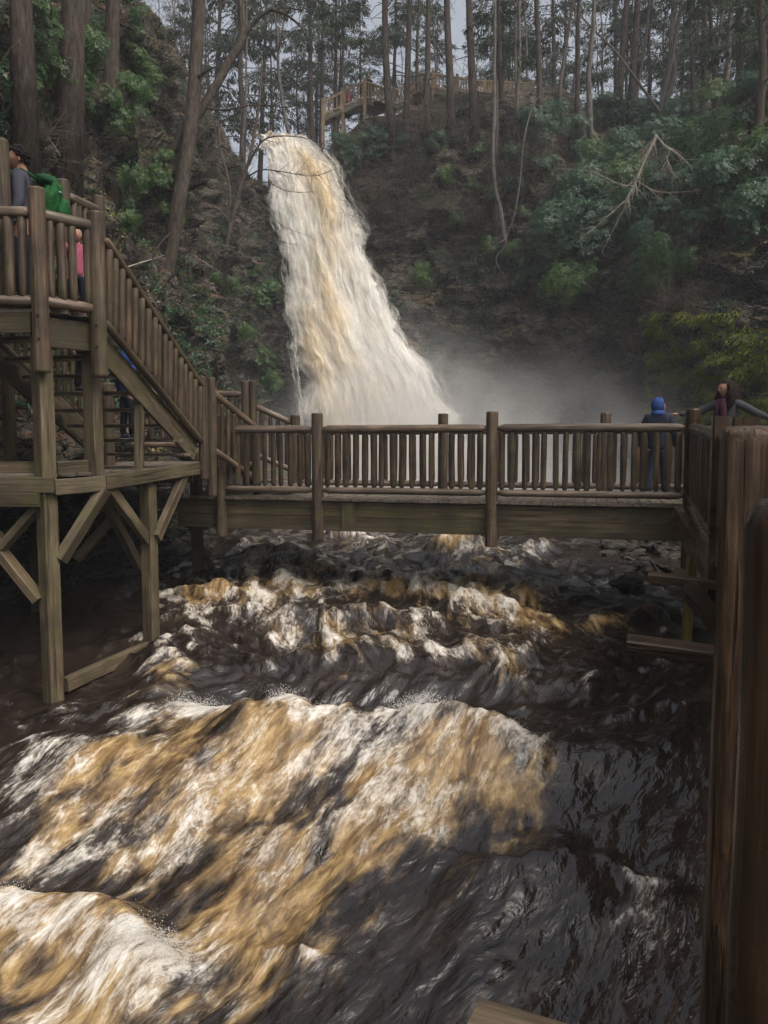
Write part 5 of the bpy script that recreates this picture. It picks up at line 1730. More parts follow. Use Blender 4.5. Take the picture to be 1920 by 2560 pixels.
drawn('crooked_trunk', 'crooked grey limb crossing behind the large leaning trunk and arching over toward the waterfall', 'tree',
      [[(415,400,16.6,.075),(435,372,16.6,.085),(455,335,16.6,.09),(500,278,16.7,.09),(540,215,16.8,.085),(575,150,16.9,.085),(606,95,17,.08),(603,20,17.1,.07),(596,-60,17.2,.06)],
       [(607,93,17,.05),(635,55,17,.045),(671,26,17,.04),(700,30,17,.03),(720,40,17,.025),(748,62,17,.018),(766,92,17,.010)],
       [(671,26,17,.02),(720,20,17,.012),(790,35,17,.006)],
       [(509,268,16.7,.03),(560,275,16.7,.02),(640,262,16.7,.014),(720,268,16.7,.008),(800,240,16.7,.004)]], M_BARK, extra=.5)
drawn('bare_tree', 'slender bare sapling leaning out with fine twigs over the waterfall', 'tree',
      [[(540,690,20,.05),(560,640,20,.055),(580,550,20,.05),(604,460,20,.045),(622,400,20,.04),(634,340,20,.035),(648,250,20,.03),(655,150,20,.02)],
       [(622,410,20,.03),(660,350,19.8,.02),(720,340,19.6,.014),(790,352,19.5,.009),(850,385,19.4,.004)],
       [(612,450,20,.025),(650,425,19.8,.018),(710,430,19.6,.012),(780,440,19.5,.008),(835,425,19.4,.004)],
       [(600,480,20,.02),(660,455,19.8,.014),(720,478,19.6,.010),(790,480,19.5,.004)],
       [(586,540,20,.02),(640,500,19.8,.012),(700,560,19.6,.008),(770,590,19.5,.004)],
       [(574,590,20,.02),(620,560,19.8,.012),(690,600,19.7,.007),(750,612,19.6,.003)],
       [(560,640,20,.02),(600,590,19.8,.014),(640,560,19.7,.008)],
       [(560,640,20,.02),(500,660,20,.012),(430,655,20,.006)]], M_TWIG, extra=1.1)
drawn('bare_tree', 'thin sapling standing against the pale rock face left of the falling water', 'tree',
      [[(556,560,19,.03),(575,500,19,.03),(566,430,19,.028),(552,380,19,.02),(545,300,19,.012)],
       [(575,500,19,.014),(600,440,19,.008),(640,400,19,.004)], [(566,430,19,.014),(530,400,19,.008),(505,350,19,.004)]], M_TWIG, extra=.8)
drawn('dead_branch', 'pale dead branch hanging over the right thicket with a fan of thin twigs', 'branch',
      [[(1640,338,27,.06),(1632,360,27,.05),(1612,400,27,.045),(1595,440,27,.04),(1585,465,27,.035),(1572,490,27,.03),(1573,510,27,.02)],
       [(1640,340,27,.045),(1662,365,27,.035),(1695,385,27,.025),(1730,420,27,.012)],
       [(1676,375,27,.02),(1668,400,27,.018),(1680,430,27,.012),(1700,450,27,.006)],
       [(1585,465,27,.02),(1545,460,27,.016),(1480,430,27,.012),(1400,420,27,.006)],
       [(1575,490,27,.018),(1520,540,27,.012),(1450,600,27,.006)],
       [(1575,490,27,.016),(1540,560,27,.010),(1500,640,27,.005)],
       [(1590,450,27,.02),(1650,480,27,.012),(1760,475,27,.006)]], M_DEADW, extra=1.1, anchor=False)
drawn('bare_tree', 'leaning grey trunk with long crossing limbs above the right thicket', 'tree',
      [[(1660,345,28,.10),(1662,300,28,.11),(1668,250,28,.10),(1685,180,28,.10),(1678,110,28,.09),(1682,40,28,.08),(1690,-60,28,.06)],
       [(1664,300,28,.06),(1620,240,28,.05),(1570,170,28,.045),(1530,120,28,.04),(1470,60,28,.03),(1420,0,28,.02)],
       [(1670,230,28,.04),(1640,140,28,.03),(1590,150,28,.02),(1560,170,28,.01)],
       [(1680,150,28,.03),(1720,110,28,.02),(1750,60,28,.012)]], M_BARK2, extra=.5)
drawn('bare_tree', 'forked thin trunk with exposed roots on the dark rock right of the waterfall', 'tree',
      [[(1268,640,33.4,.05),(1262,600,33.4,.10),(1250,520,33.4,.09),(1238,470,33.5,.08),(1232,380,33.6,.08),(1236,280,33.7,.07),(1236,150,33.8,.06),(1238,0,33.9,.05)],
       [(1262,600,33.4,.05),(1285,540,33.4,.04),(1300,450,33.4,.04),(1308,360,33.5,.04),(1330,270,33.6,.035),(1360,230,33.6,.03)],
       [(1265,615,33.3,.05),(1240,650,33.2,.03),(1268,700,33.1,.02)], [(1265,610,33.3,.04),(1290,650,33.2,.03),(1280,690,33.1,.02),(1290,720,33,.01)],
       [(1262,600,33.3,.04),(1225,620,33.2,.02),(1200,640,33.2,.01)]], M_BARK2, extra=.5, anchor=True)
# fallen sticks
def stick(label, pts, mat, r0, group=None):
    v, f, g = tube_geo(pts, [r0 * (1 - .6 * i / (len(pts) - 1)) for i in range(len(pts))], 6, wob=.08)
    me = mesh('fallen_branch', v, f, True, {'grain': np.array(g)})
    tag(link('fallen_branch', me, mat), label, 'branch', group)
def gp(px, py, up=.05):
    p, n = hit(px, py)
    return p + Vector((0, 0, up))
stick('pale fallen pole lying on the rubble bank under the right end of the footbridge', [gp(1590, 1408), gp(1640, 1385, .12), gp(1690, 1362, .16), gp(1720, 1352, .2)], M_DEADW, .035)
for (pts) in [[(120,350),(160,410),(190,450)],[(100,370),(150,400),(185,470)],[(180,470),(215,540)],[(230,400),(300,440)],[(60,420),(130,470)],[(300,680),(420,640)],[(480,640),(560,690)]]:
    try: stick('thin pale fallen stick on the leaf-covered slope behind the stair tower', [gp(*q) for q in pts], M_DEADW, .022, 'fallen sticks on the left slope')
    except Exception: pass

# ---- scattered ground stuff sampled from the slope mesh
T0 = TERR_V[TERR_F]                     # n,4,3
fc = T0.mean(1)
e1 = T0[:, 1] - T0[:, 0]; e2 = T0[:, 3] - T0[:, 0]
fn = np.cross(e1, e2); fa = np.linalg.norm(fn, axis=1); fn = fn / (fa[:, None] + 1e-9)
fn[np.einsum('ij,ij->i', fn, np.array([0, 0, 1.]) + -.2 * fc) < 0] *= -1
def scatter(n, weight):
    w = fa * weight
    w = w / w.sum()
    idx = rng.choice(len(fa), n, p=w)
    a, b_ = rng.random(n)[:, None], rng.random(n)[:, None]
    p = T0[idx, 0] * (1 - a) * (1 - b_) + T0[idx, 1] * a * (1 - b_) + T0[idx, 2] * a * b_ + T0[idx, 3] * (1 - a) * b_
    return p, fn[idx]
dist = np.linalg.norm(fc, axis=1)
infr = (np.abs(fc[:, 0]) < .56 * fc[:, 1] + 1) & (fc[:, 1] > 8)
nearw = infr * (1 / (1 + (dist / 22) ** 2))
flat = sst(.25, .7, fn[:, 2])
pat = sst(-.1, .35, fbm(fc[:, 0] * .45, fc[:, 1] * .45, fc[:, 2] * .45, 3))
p, n_ = scatter(46000, nearw * (flat + .12) * (fc[:, 2] > -.3) * (dist < 60))
k = len(p)
me = leaves_mesh('litter', p + n_ * .02, rng.normal(size=(k, 3)), n_ + rng.normal(size=(k, 3)) * .5, rng.uniform(.06, .13, k), rng.uniform(.04, .08, k), M_LITTER)
tag(link('leaf_litter', me), kind='stuff')
p, n_ = scatter(26000, nearw * pat * (fc[:, 2] > .5) * (.25 + flat) * (dist < 60))
k = len(p)
tuft = rosettes(p + n_ * .04, n_ + np.array([0, 0, .8]) + rng.normal(size=(k, 3)) * .3, 4, .17, .045, M_RHODO2, spread=.9)
tag(link('ground_cover', tuft), kind='stuff')
# hanging moss, ferns and grass on the bank at the right, moss cushions on ledges
def region(px0, py0, px1, py1, y0, y1):
    d = fc
    yc = d[:, 1] * CP - d[:, 2] * SP
    zc = d[:, 1] * SP + d[:, 2] * CP
    u_ = 960 + F * d[:, 0] / yc; v_ = 1280 - F * zc / yc
    return (u_ > px0) & (u_ < px1) & (v_ > py0) & (v_ < py1) & (d[:, 1] > y0) & (d[:, 1] < y1)
rg = region(1620, 780, 2100, 1060, 10, 36) * sst(-.3, .15, fbm(fc[:, 0] * .9, fc[:, 1] * .9, fc[:, 2] * 1.2, 3))
p, n_ = scatter(46000, rg)
k = len(p)
me = leaves_mesh('grass', p, n_ * .5 + np.array([-.3, -.2, -.55]) + rng.normal(size=(k, 3)) * .3, n_ + rng.normal(size=(k, 3)) * .4, rng.uniform(.10, .26, k), rng.uniform(.012, .03, k), M_MOSSY, bend=.35)
tag(link('hanging_grass', me), kind='stuff')
rg = (fc[:, 1] > 10) * infr * sst(.1, .45, fbm(fc[:, 0] * 1.1 + 40, fc[:, 1] * 1.1, fc[:, 2] * 1.1, 3)) * (.15 + flat) * (dist < 45) * (fc[:, 2] > -1.7)
p, n_ = scatter(26000, rg * nearw)
k = len(p)
me = leaves_mesh('moss', p, n_ + rng.normal(size=(k, 3)) * .5, n_ + rng.normal(size=(k, 3)) * .4, rng.uniform(.05, .12, k), rng.uniform(.015, .035, k), M_MOSSY)
tag(link('moss_tufts', me), kind='stuff')
# bare brush: thin upright twigs on the slopes
p, n_ = scatter(2600, nearw * (.4 + flat) * (fc[:, 2] > 1) * (dist < 55))
V, Fc = [], []
vv = []; ff = []
for i in range(len(p)):
    c = Vector(p[i]); d = Vector((random.gauss(0, .4), random.gauss(0, .4), 1)) + Vector(n_[i]) * .6
    d.normalize(); L = random.uniform(.4, 1.6)
    q = [c]
    for j in range(3):
        d = (d + Vector((random.gauss(0, .2), random.gauss(0, .2), random.gauss(0, .15) - .08))).normalized()
        q.append(q[-1] + d * L / 3)
    vv.append((q, [.009, .007, .005, .002]))
me = stems_mesh('brush', vv, M_TWIG, 3)
tag(link('brush_twigs', me), kind='stuff')

# boulders and rubble on the right bank under the bridge and along the left foot
def boulder_mesh(seed):
    import bmesh
    bm = bmesh.new()
    bmesh.ops.create_icosphere(bm, subdivisions=4, radius=1.0)
    co = np.array([v.co[:] for v in bm.verts])
    q = 1 + .30 * np.tanh(2.5 * fbm(co[:, 0] * .9 + seed * 7, co[:, 1] * .9, co[:, 2] * .9, 2)) + .10 * fbm(co[:, 0] * 3 + seed, co[:, 1] * 3, co[:, 2] * 3, 3)
    co = co * q[:, None] * np.array([1, .8, .55])
    for v, c in zip(bm.verts, co): v.co = c
    me = bpy.data.meshes.new('boulder')
    bm.to_mesh(me); bm.free()
    me.polygons.foreach_set('use_smooth', np.ones(len(me.polygons), dtype=bool))
    a = me.attributes.new('wet', 'FLOAT', 'POINT')
    a.data.foreach_set('value', np.full(len(me.vertices), .65, dtype=np.float32))
    me.materials.append(M_ROCK)
    return me
BM_ = [boulder_mesh(s) for s in range(5)]
def boulder(loc, s, label, group=None):
    o = bpy.data.objects.new('boulder', random.choice(BM_))
    COL.objects.link(o)
    o.location = loc; o.scale = (s, s, s * random.uniform(.7, 1.1)); o.rotation_euler = (random.uniform(-.3, .3), random.uniform(-.3, .3), random.uniform(0, 6))
    tag(o, label, 'rock', group)
for (px, py, s) in [(1540,1372,.30),(1590,1400,.28),(1640,1378,.35),(1610,1425,.32),(1690,1400,.3),(1560,1430,.22),(1660,1440,.25),(1700,1350,.3),(1520,1392,.18),(1580,1365,.22),(1750,1400,.3),(1570,1475,.28)]:
    x, y = worldpt(px, py)
    boulder((x, y, float(river_level(y)) + .02), s, 'wet brown rock in the rubble shelf under the right end of the footbridge', 'rocks on the right bank under the bridge')
for (px, py, s, lb) in [(465,1375,.35,'lichen-spotted rock at the water edge under the left end of the footbridge'),(1760,1160,.5,'rock behind the bridge railing at the right bank'),(500,1400,.2,'small wet rock beside the lichen-spotted rock at the left bank')]:
    x, y = worldpt(px, max(py, 1330))
    boulder((x, y, float(river_level(y)) + .12), s, lb)
# ------------------------------------------------------------------ people
TMP = bpy.data.scenes.new('tmp')
def build_skin(name, V, E, R, mat, parent, sub=2):
    me = bpy.data.meshes.new(name)
    me.from_pydata([tuple(v) for v in V], E, [])
    o = bpy.data.objects.new(name, me)
    TMP.collection.objects.link(o)
    m = o.modifiers.new('s', 'SKIN')
    m.use_smooth_shade = True
    s = o.modifiers.new('u', 'SUBSURF'); s.levels = sub; s.render_levels = sub
    sd = me.skin_vertices[0].data
    for i, r in enumerate(R):
        sd[i].radius = r if isinstance(r, tuple) else (r, r)
        sd[i].use_root = (i == 0)
    TMP.view_layers[0].update()
    dg = TMP.view_layers[0].depsgraph
    nm = bpy.data.meshes.new_from_object(o.evaluated_get(dg))
    nm.name = name
    bpy.data.objects.remove(o)
    nm.materials.clear(); nm.materials.append(mat)
    nm.polygons.foreach_set('use_smooth', np.ones(len(nm.polygons), dtype=bool))
    ob = bpy.data.objects.new(name, nm)
    COL.objects.link(ob)
    ob.parent = parent
    return ob

def ell(name, c, r, mat, parent, rot=(0, 0, 0), lump=0.0, sc_=3.0, cut=None, seed=0):
    import bmesh
    bm = bmesh.new()
    bmesh.ops.create_uvsphere(bm, u_segments=28, v_segments=18, radius=1.0)
    for v in bm.verts:
        q = 1.0
        if lump: q += lump * float(fbm(v.co.x * sc_ + seed, v.co.y * sc_, v.co.z * sc_, 3))
        v.co = Vector((v.co.x * r[0] * q, v.co.y * r[1] * q, v.co.z * r[2] * q))
    if cut:
        dl = [v for v in bm.verts if cut(v.co)]
        bmesh.ops.delete(bm, geom=dl, context='VERTS')
    me = bpy.data.meshes.new(name)
    bm.to_mesh(me); bm.free()
    me.polygons.foreach_set('use_smooth', np.ones(len(me.polygons), dtype=bool))
    me.materials.append(mat)
    o = bpy.data.objects.new(name, me)
    COL.objects.link(o)
    o.matrix_basis = Matrix.Translation(Vector(c)) @ Matrix.Rotation(rot[2], 4, 'Z') @ Matrix.Rotation(rot[1], 4, 'Y') @ Matrix.Rotation(rot[0], 4, 'X')
    o.parent = parent
    return o

def head_mesh(s, skin):
    """head facing -Y, centre at eye height; s = head height"""
    import bmesh
    bm = bmesh.new()
    bmesh.ops.create_uvsphere(bm, u_segments=48, v_segments=36, radius=1.0)
    for v in bm.verts:
        x, y, z = v.co
        w = 1.0 if z > -.1 else 1 - .38 * min(1, (-.1 - z) / .9)
        X_, Y_, Z_ = x * .36 * w, y * .43 * (1.0 if z > -.2 or y < 0 else 1 - .35 * min(1, (-.2 - z) / .8)), z * .5
        f = max(0, -y)
        if f > .2:
            Y_ = min(Y_, Y_)  # face plane
            nose = math.exp(-((x / .11) ** 2)) * (math.exp(-(((z + .22) / .14) ** 2)) * .105 + math.exp(-(((z + .02) / .16) ** 2)) * .04)
            brow = math.exp(-(((z - .16) / .07) ** 2)) * math.exp(-((x / .5) ** 4)) * .018
            sock = -(math.exp(-(((abs(x) - .36) / .15) ** 2 + ((z - .02) / .10) ** 2))) * .035
            lips = math.exp(-((x / .22) ** 2 + ((z + .50) / .07) ** 2)) * .03
            chin = math.exp(-((x / .25) ** 2 + ((z + .82) / .16) ** 2)) * .045
            Y_ -= (nose + brow + sock + lips + chin) * (f ** .5)
        v.co = Vector((X_, Y_, Z_)) * s
    me = bpy.data.meshes.new('head')
    bm.to_mesh(me); bm.free()
    me.polygons.foreach_set('use_smooth', np.ones(len(me.polygons), dtype=bool))
    me.materials.append(skin)
    return me

def join_into(a, others):
    """merge mesh data of objects 'others' into object a (same parent space)"""
    import bmesh
    bm = bmesh.new()
    bm.from_mesh(a.data)
    bm.transform(a.matrix_basis)
    for o in others:
        m2 = o.data.copy(); m2.transform(o.matrix_basis)
        bm.from_mesh(m2)
        bpy.data.objects.remove(o)
    a.matrix_basis = Matrix.Identity(4)
    bm.to_mesh(a.data); bm.free()
    a.data.polygons.foreach_set('use_smooth', np.ones(len(a.data.polygons), dtype=bool))

def put_head(root, c, s, face, skin, body=None):
    """face: direction angle (radians) the nose points in plan, 0 = -Y (toward camera)"""
    me = head_mesh(s, skin)
    o = bpy.data.objects.new('head', me)
    COL.objects.link(o)
    R = Matrix.Translation(Vector(c)) @ Matrix.Rotation(face, 4, 'Z')
    o.matrix_basis = R
    o.parent = root
    ears = []
    for sx in (-1, 1):
        e = ell('ear', R @ Vector((sx * .345 * s, .04 * s, -.03 * s)), (.045 * s, .075 * s, .13 * s), skin, root, rot=(.15, 0, face))
        ears.append(e)
    if body is not None: join_into(body, [o] + ears)
    for sx in (-1, 1):
        ell('eye', R @ Vector((sx * .135 * s, -.355 * s, .01 * s)), (.048 * s, .03 * s, .028 * s), M_WHITE, root, rot=(0, 0, face))
        ell('pupil', R @ Vector((sx * .135 * s, -.378 * s, .01 * s)), (.022 * s, .014 * s, .022 * s), M_EYE, root, rot=(0, 0, face))
        ell('eyebrow', R @ Vector((sx * .14 * s, -.375 * s, .085 * s)), (.075 * s, .02 * s, .014 * s), M_HAIR, root, rot=(0, 0, face))
    ell('lips', R @ Vector((0, -.385 * s, -.25 * s)), (.085 * s, .03 * s, .026 * s), M_LIP, root, rot=(0, 0, face))
    return R

def hand_geo(wrist, dr, palmn, s=1.0, spread=.25, curl=.25, thumb=1):
    """skeleton pieces (V, E, R) of a palm with five separate fingers; dr = pointing direction"""
    d = Vector(dr).normalized(); n = Vector(palmn).normalized()
    a = d.cross(n).normalized()
    w = Vector(wrist)
    ch = []
    palm = [w, w + d * .045 * s, w + d * .085 * s]
    ch.append((palm, [(.024 * s, .018 * s), (.036 * s, .016 * s), (.038 * s, .014 * s)]))
    for i, (o, L) in enumerate(((-.030, .070), (-.010, .080), (.010, .076), (.028, .060))):
        b = w + d * .078 * s + a * (o * s)
        dd = (d + a * (o / .03) * spread).normalized()
        q = [b]
        for k in range(3):
            q.append(q[-1] + dd * (L * s * (.42, .33, .25)[k]))
            dd = (dd - n * curl * .6).normalized()
        ch.append((q, [.0095 * s, .0088 * s, .008 * s, .0065 * s]))
    b = w + d * .028 * s - a * (.028 * s * thumb)
    dd = (d * .7 - a * thumb * .8).normalized()
    ch.append(([b, b + dd * .035 * s, b + dd * .035 * s + (dd + d * .4).normalized() * .028 * s], [.013 * s, .0105 * s, .008 * s]))
    return ch

def chains(name, chs, mat, root, sub=2):
    obs = []
    for pts, rad in chs:
        obs.append(build_skin(name, pts, [(i, i + 1) for i in range(len(pts) - 1)], rad, mat, root, sub))
    if len(obs) > 1: join_into(obs[0], obs[1:])
    return obs[0]

def person(loc, H, label, rz=0.0, jacket=None, trousers=None, skin=None, hair=None, shoes=None, arms=None, head_turn=0.0, hairstyle='short',
           puffy=1.0, collar=True, feet_gap=.10, step=.0, group=None, shoulders=.19):
    """standing figure facing -Y before rz; arms: ((elbowL, wristL),(elbowR, wristR)) in local metres for a 1.75 m body"""
    k = H / 1.75
    root = thing('person', label, 'person', loc, group, rz)
    skin = skin or M_SKIN
    def s_(v): return Vector(v) * k
    sh = 1.43; hip = .92
    arms = arms or (((-.25, .02, 1.14), (-.27, -.06, .90)), ((.25, .02, 1.14), (.27, -.06, .90)))
    # body: one continuous skinned surface
    V = [s_((0, 0, .95)), s_((0, .01, 1.15)), s_((0, .01, 1.33)), s_((0, .015, 1.46)), s_((0, .0, 1.56)), s_((0, -.02, 1.62))]
    R = [(.13*k, .095*k), (.12*k, .09*k), (.15*k, .10*k), (.09*k, .07*k), (.052*k, .055*k), (.06*k, .06*k)]
    E = [(0,1),(1,2),(2,3),(3,4),(4,5)]
    for sx, (el, wr) in zip((-1, 1), arms):
        i = len(V)
        V += [s_((sx * shoulders, .01, sh)), s_(el), s_(wr)]
        R += [.058*k, .042*k, .027*k]
        E += [(2, i), (i, i+1), (i+1, i+2)]
    for sx in (-1, 1):
        i = len(V)
        st = step * sx
        V += [s_((sx * .095, 0, .88)), s_((sx * (.09 + feet_gap * .3), -.02 + st * .4, .48)), s_((sx * (.085 + feet_gap * .5), .02 + st, .09)), s_((sx * (.09 + feet_gap * .5), -.10 + st, .04))]
        R += [.095*k, .062*k, .042*k, .035*k]
        E += [(0, i), (i, i+1), (i+1, i+2), (i+2, i+3)]
    body = build_skin('body', V, E, R, skin, root)
    for sx, (el, wr) in zip((-1, 1), arms):
        e, w = s_(el), s_(wr)
        d = (w - e).normalized()
        n = Vector((0, 0, -1)) if abs(d.z) < .7 else Vector((sx * -1.0, 0, 0))
        h = chains('hand', hand_geo(w, d, n, k, thumb=sx if abs(d.z) < .7 else 1), skin, root)
        join_into(body, [h])
    R_ = put_head(root, s_((0, -.03, 1.63)), .235 * k ** .6, head_turn, skin, body)
    hs = .235 * k ** .6
    # jacket (torso and sleeves) just outside the body
    V = [s_((0, 0, .82)), s_((0, .005, .96)), s_((0, .01, 1.15)), s_((0, .01, 1.33)), s_((0, .015, 1.45)), s_((0, .01, 1.50))]
    p = puffy
    R = [(.175*k*p, .13*k*p), (.17*k*p, .13*k*p), (.155*k*p, .122*k*p), (.175*k*p, .125*k*p), (.115*k*p, .092*k*p), (.075*k*p, .07*k*p)]
    E = [(0,1),(1,2),(2,3),(3,4),(4,5)]
    for sx, (el, wr) in zip((-1, 1), arms):
        i = len(V)
        e, w = Vector(el), Vector(wr)
        V += [s_((sx * shoulders, .01, sh - .01)), s_(e), s_(e.lerp(w, .5)), s_(e.lerp(w, .97))]
        R += [.072*k*p, .058*k*p, .048*k*p, .040*k*p]
        E += [(3, i), (i, i+1), (i+1, i+2), (i+2, i+3)]
    build_skin('jacket' if p > 1 else 'shirt', V, E, R, jacket, root)
    V = [s_((0, 0, .97)), s_((0, 0, .90))]
    R = [(.165*k, .125*k), (.17*k, .13*k)]
    E = [(0,1)]
    for sx in (-1, 1):
        i = len(V)
        st = step * sx
        V += [s_((sx * .095, 0, .84)), s_((sx * (.09 + feet_gap * .3), -.02 + st * .4, .48)), s_((sx * (.085 + feet_gap * .5), .02 + st, .075))]
        R += [.105*k, .075*k, .066*k]
        E += [(1, i), (i, i+1), (i+1, i+2)]
    build_skin('trousers', V, E, R, trousers, root)
    for sx in (-1, 1):
        st = step * sx
        c = s_((sx * (.09 + feet_gap * .5), -.04 + st, .045))
        sh_ = build_skin('shoe', [c + s_((0, .10, .01)), c + s_((0, .0, .015)), c + s_((0, -.12, -.005))], [(0,1),(1,2)], [(.045*k, .045*k), (.048*k, .05*k), (.042*k, .032*k)], shoes or M_SHOE, root)
        beam_v, f, g = beam_geo(c + s_((0, .14, -.035)), c + s_((0, -.16, -.035)), .085*k, .022*k, nseg=3)
        me = mesh('sole', beam_v, f, False)
        so = bpy.data.objects.new('sole', me); COL.objects.link(so); me.materials.append(M_SOLE); so.parent = root
    return root, R_, hs, k

def curls(root, R, hs, mat, cut, n=170, r=.42, seed=1, size=.07, zlift=.06):
    """curly hair: cap plus many small tufts merged into one mesh"""
    cap = ell('hair', R @ Vector((0, .03 * hs, .06 * hs)), (.40 * hs, .46 * hs, .49 * hs), mat, root, lump=.22, sc_=6, cut=cut, seed=seed)
    cap.matrix_basis = R @ Matrix.Translation(Vector((0, .035 * hs, zlift * hs)))
    rr = random.Random(seed)
    obs = []
    import bmesh
    bm = bmesh.new()
    bm.from_mesh(cap.data)
    for i in range(n):
        d = Vector((rr.gauss(0, 1), rr.gauss(0, 1), rr.gauss(0, 1))).normalized()
        q = Vector((d.x * .40 * hs, d.y * .46 * hs, d.z * .49 * hs))
        if cut(q): continue
        m = Matrix.Translation(q) @ Matrix.Rotation(rr.uniform(0, 3), 4, d) @ Matrix.Diagonal(Vector((1, rr.uniform(.6, 1), rr.uniform(.6, 1), 1)))
        bmesh.ops.create_icosphere(bm, subdivisions=1, radius=size * hs * rr.uniform(.6, 1.3), matrix=m)
    bm.to_mesh(cap.data); bm.free()
    cap.data.polygons.foreach_set('use_smooth', np.ones(len(cap.data.polygons), dtype=bool))
    return cap

# --- man with green backpack on the upper deck (seen from behind his right side, face turned left)
mp = P(63, 700, 8.85)
root, R, hs, k = person((mp.x, mp.y, UD), 1.79, 'dark-haired man in a grey shirt with a green backpack on the upper deck', rz=math.radians(-78), jacket=M_TEE, trousers=M_JEAN, skin=M_SKIN2,
    head_turn=math.radians(12))
curls(root, R, hs, M_HAIR, lambda c: (c.y < -.16 * hs and c.z < .20 * hs) or c.z < -.26 * hs or (abs(c.x) > .3 * hs and c.z < .0 * hs and c.y < .06 * hs), n=380, seed=4, size=.10, zlift=.10)
bp_o = ell('backpack', (0, .27 * k, 1.20 * k), (.15 * k, .12 * k, .25 * k), M_GREEN, root, rot=(-.22, 0, 0), lump=.30, sc_=2.4, seed=3)
ell('backpack_pocket', (0, .40 * k, 1.10 * k), (.13 * k, .07 * k, .15 * k), M_GREEN, root, rot=(-.2, 0, 0), lump=.12, sc_=3)
ell('backpack_lid', (0, .25 * k, 1.42 * k), (.15 * k, .12 * k, .07 * k), M_GREEND, root, rot=(-.3, 0, 0), lump=.15, sc_=3)
for sx in (-1, 1):
    v, f, g = tube_geo([Vector((sx * .10, .17, 1.42)) * k, Vector((sx * .115, .02, 1.50)) * k, Vector((sx * .12, -.07, 1.47)) * k, Vector((sx * .12, -.105, 1.38)) * k, Vector((sx * .13, -.10, 1.30)) * k], [.02] * 5, 6)
    me = mesh('strap', v, f, True); me.materials.append(M_GREEND)
    o = bpy.data.objects.new('backpack_strap', me); COL.objects.link(o); o.parent = root
ell('buckle', (.06 * k, .385 * k, 1.30 * k), (.035 * k, .015 * k, .012 * k), M_BUCK, root, rot=(-.2, 0, 0))

# --- boy in blue hood on the footbridge, back to us, head turned right
bpt = npt(1642, DK, 1.45)
root, R, hs, k = person(tuple(bpt), 1.42, 'boy in a blue hood and dark quilted jacket, back turned, on the footbridge', rz=math.radians(155), jacket=M_PUFF, trousers=M_PUFF, shoes=M_SHOE,
    puffy=1.22, head_turn=math.radians(-52), arms=(((-.29, .03, 1.15), (-.30, -.06, .88)), ((.29, .03, 1.15), (.30, -.06, .88))), step=.08)
hd = R
curls(root, R, hs, M_HAIR, lambda c: c.y > .1 * hs or c.z < .12 * hs, n=60, seed=8, size=.08)
ho = ell('hood', (0, 0, 0), (.46 * hs, .52 * hs, .60 * hs), M_BLUE, root, lump=.07, sc_=3, cut=lambda c: c.y < -.20 * hs and c.z < .60 * hs and c.z > -.6 * hs and (c.y < -.28 * hs))
ho.matrix_basis = R @ Matrix.Translation(Vector((0, .05 * hs, .02 * hs)))
ell('collar', (0, .02, 1.49 * k), (.13 * k, .12 * k, .07 * k), M_BLUE, root, lump=.1)

# --- woman with her arms spread on the corner deck
wp_ = P(1812, 1100, 11.35)
root, R, hs, k = person((wp_.x, wp_.y, DK), 1.66, 'woman with long dark hair and grey cardigan, arms spread, at the footbridge right end', rz=math.radians(-52), jacket=M_CARD, trousers=M_JEAN,
    arms=(((-.40, -.12, 1.28), (-.62, -.26, 1.27)), ((.42, .10, 1.26), (.68, .12, 1.15))), puffy=1.02, head_turn=math.radians(-30), shoulders=.165)
cap = ell('hair', (0, 0, 0), (.43 * hs, .47 * hs, .53 * hs), M_HAIRB, root, lump=.12, sc_=5, cut=lambda c: (c.y < -.17 * hs and c.z < .24 * hs))
cap.matrix_basis = R @ Matrix.Translation(Vector((0, .05 * hs, .05 * hs)))
rr = random.Random(3)
import bmesh
locks = []
for i in range(74):
    a = rr.uniform(-1.75, 1.75)
    base = R @ Vector((math.sin(a) * .36 * hs, math.cos(a) * .40 * hs, rr.uniform(-.2, .35) * hs))
    q = [base]
    ph = rr.uniform(0, 6)
    L = rr.uniform(.26, .40)
    o3 = (base - R @ Vector((0, 0, base.z - R.translation.z))); 
    out = (base - R.translation); out.z = 0; out.normalize()
    for j in range(1, 8):
        q.append(base + out * (.03 + .035 * math.sin(j * .5)) + Vector((math.sin(ph + j * 1.3) * .014, math.cos(ph + j * 1.1) * .014, -L * j / 7)))
    locks.append((q, [.022, .024, .022, .022, .02, .018, .013, .004]))
me = stems_mesh('hair_locks', locks, M_HAIRB, 6)
o = bpy.data.objects.new('hair_locks', me); COL.objects.link(o); o.parent = root
sc1 = [([Vector((.10, .03, 1.50)) * k, Vector((.02, -.13, 1.47)) * k, Vector((-.10, -.05, 1.50)) * k, Vector((-.03, .10, 1.53)) * k, Vector((.10, .05, 1.51)) * k], [.045] * 5),
       ([Vector((.02, -.13, 1.47)) * k, Vector((.05, -.16, 1.30)) * k, Vector((.05, -.16, 1.10)) * k, Vector((.06, -.15, .90)) * k], [.045, .05, .045, .04]),
       ([Vector((-.03, -.13, 1.47)) * k, Vector((-.05, -.16, 1.32)) * k, Vector((-.06, -.16, 1.15)) * k, Vector((-.06, -.15, 1.0)) * k], [.04, .045, .04, .035])]
me = stems_mesh('scarf', sc1, M_SCARF, 8)
o = bpy.data.objects.new('scarf', me); COL.objects.link(o); o.parent = root

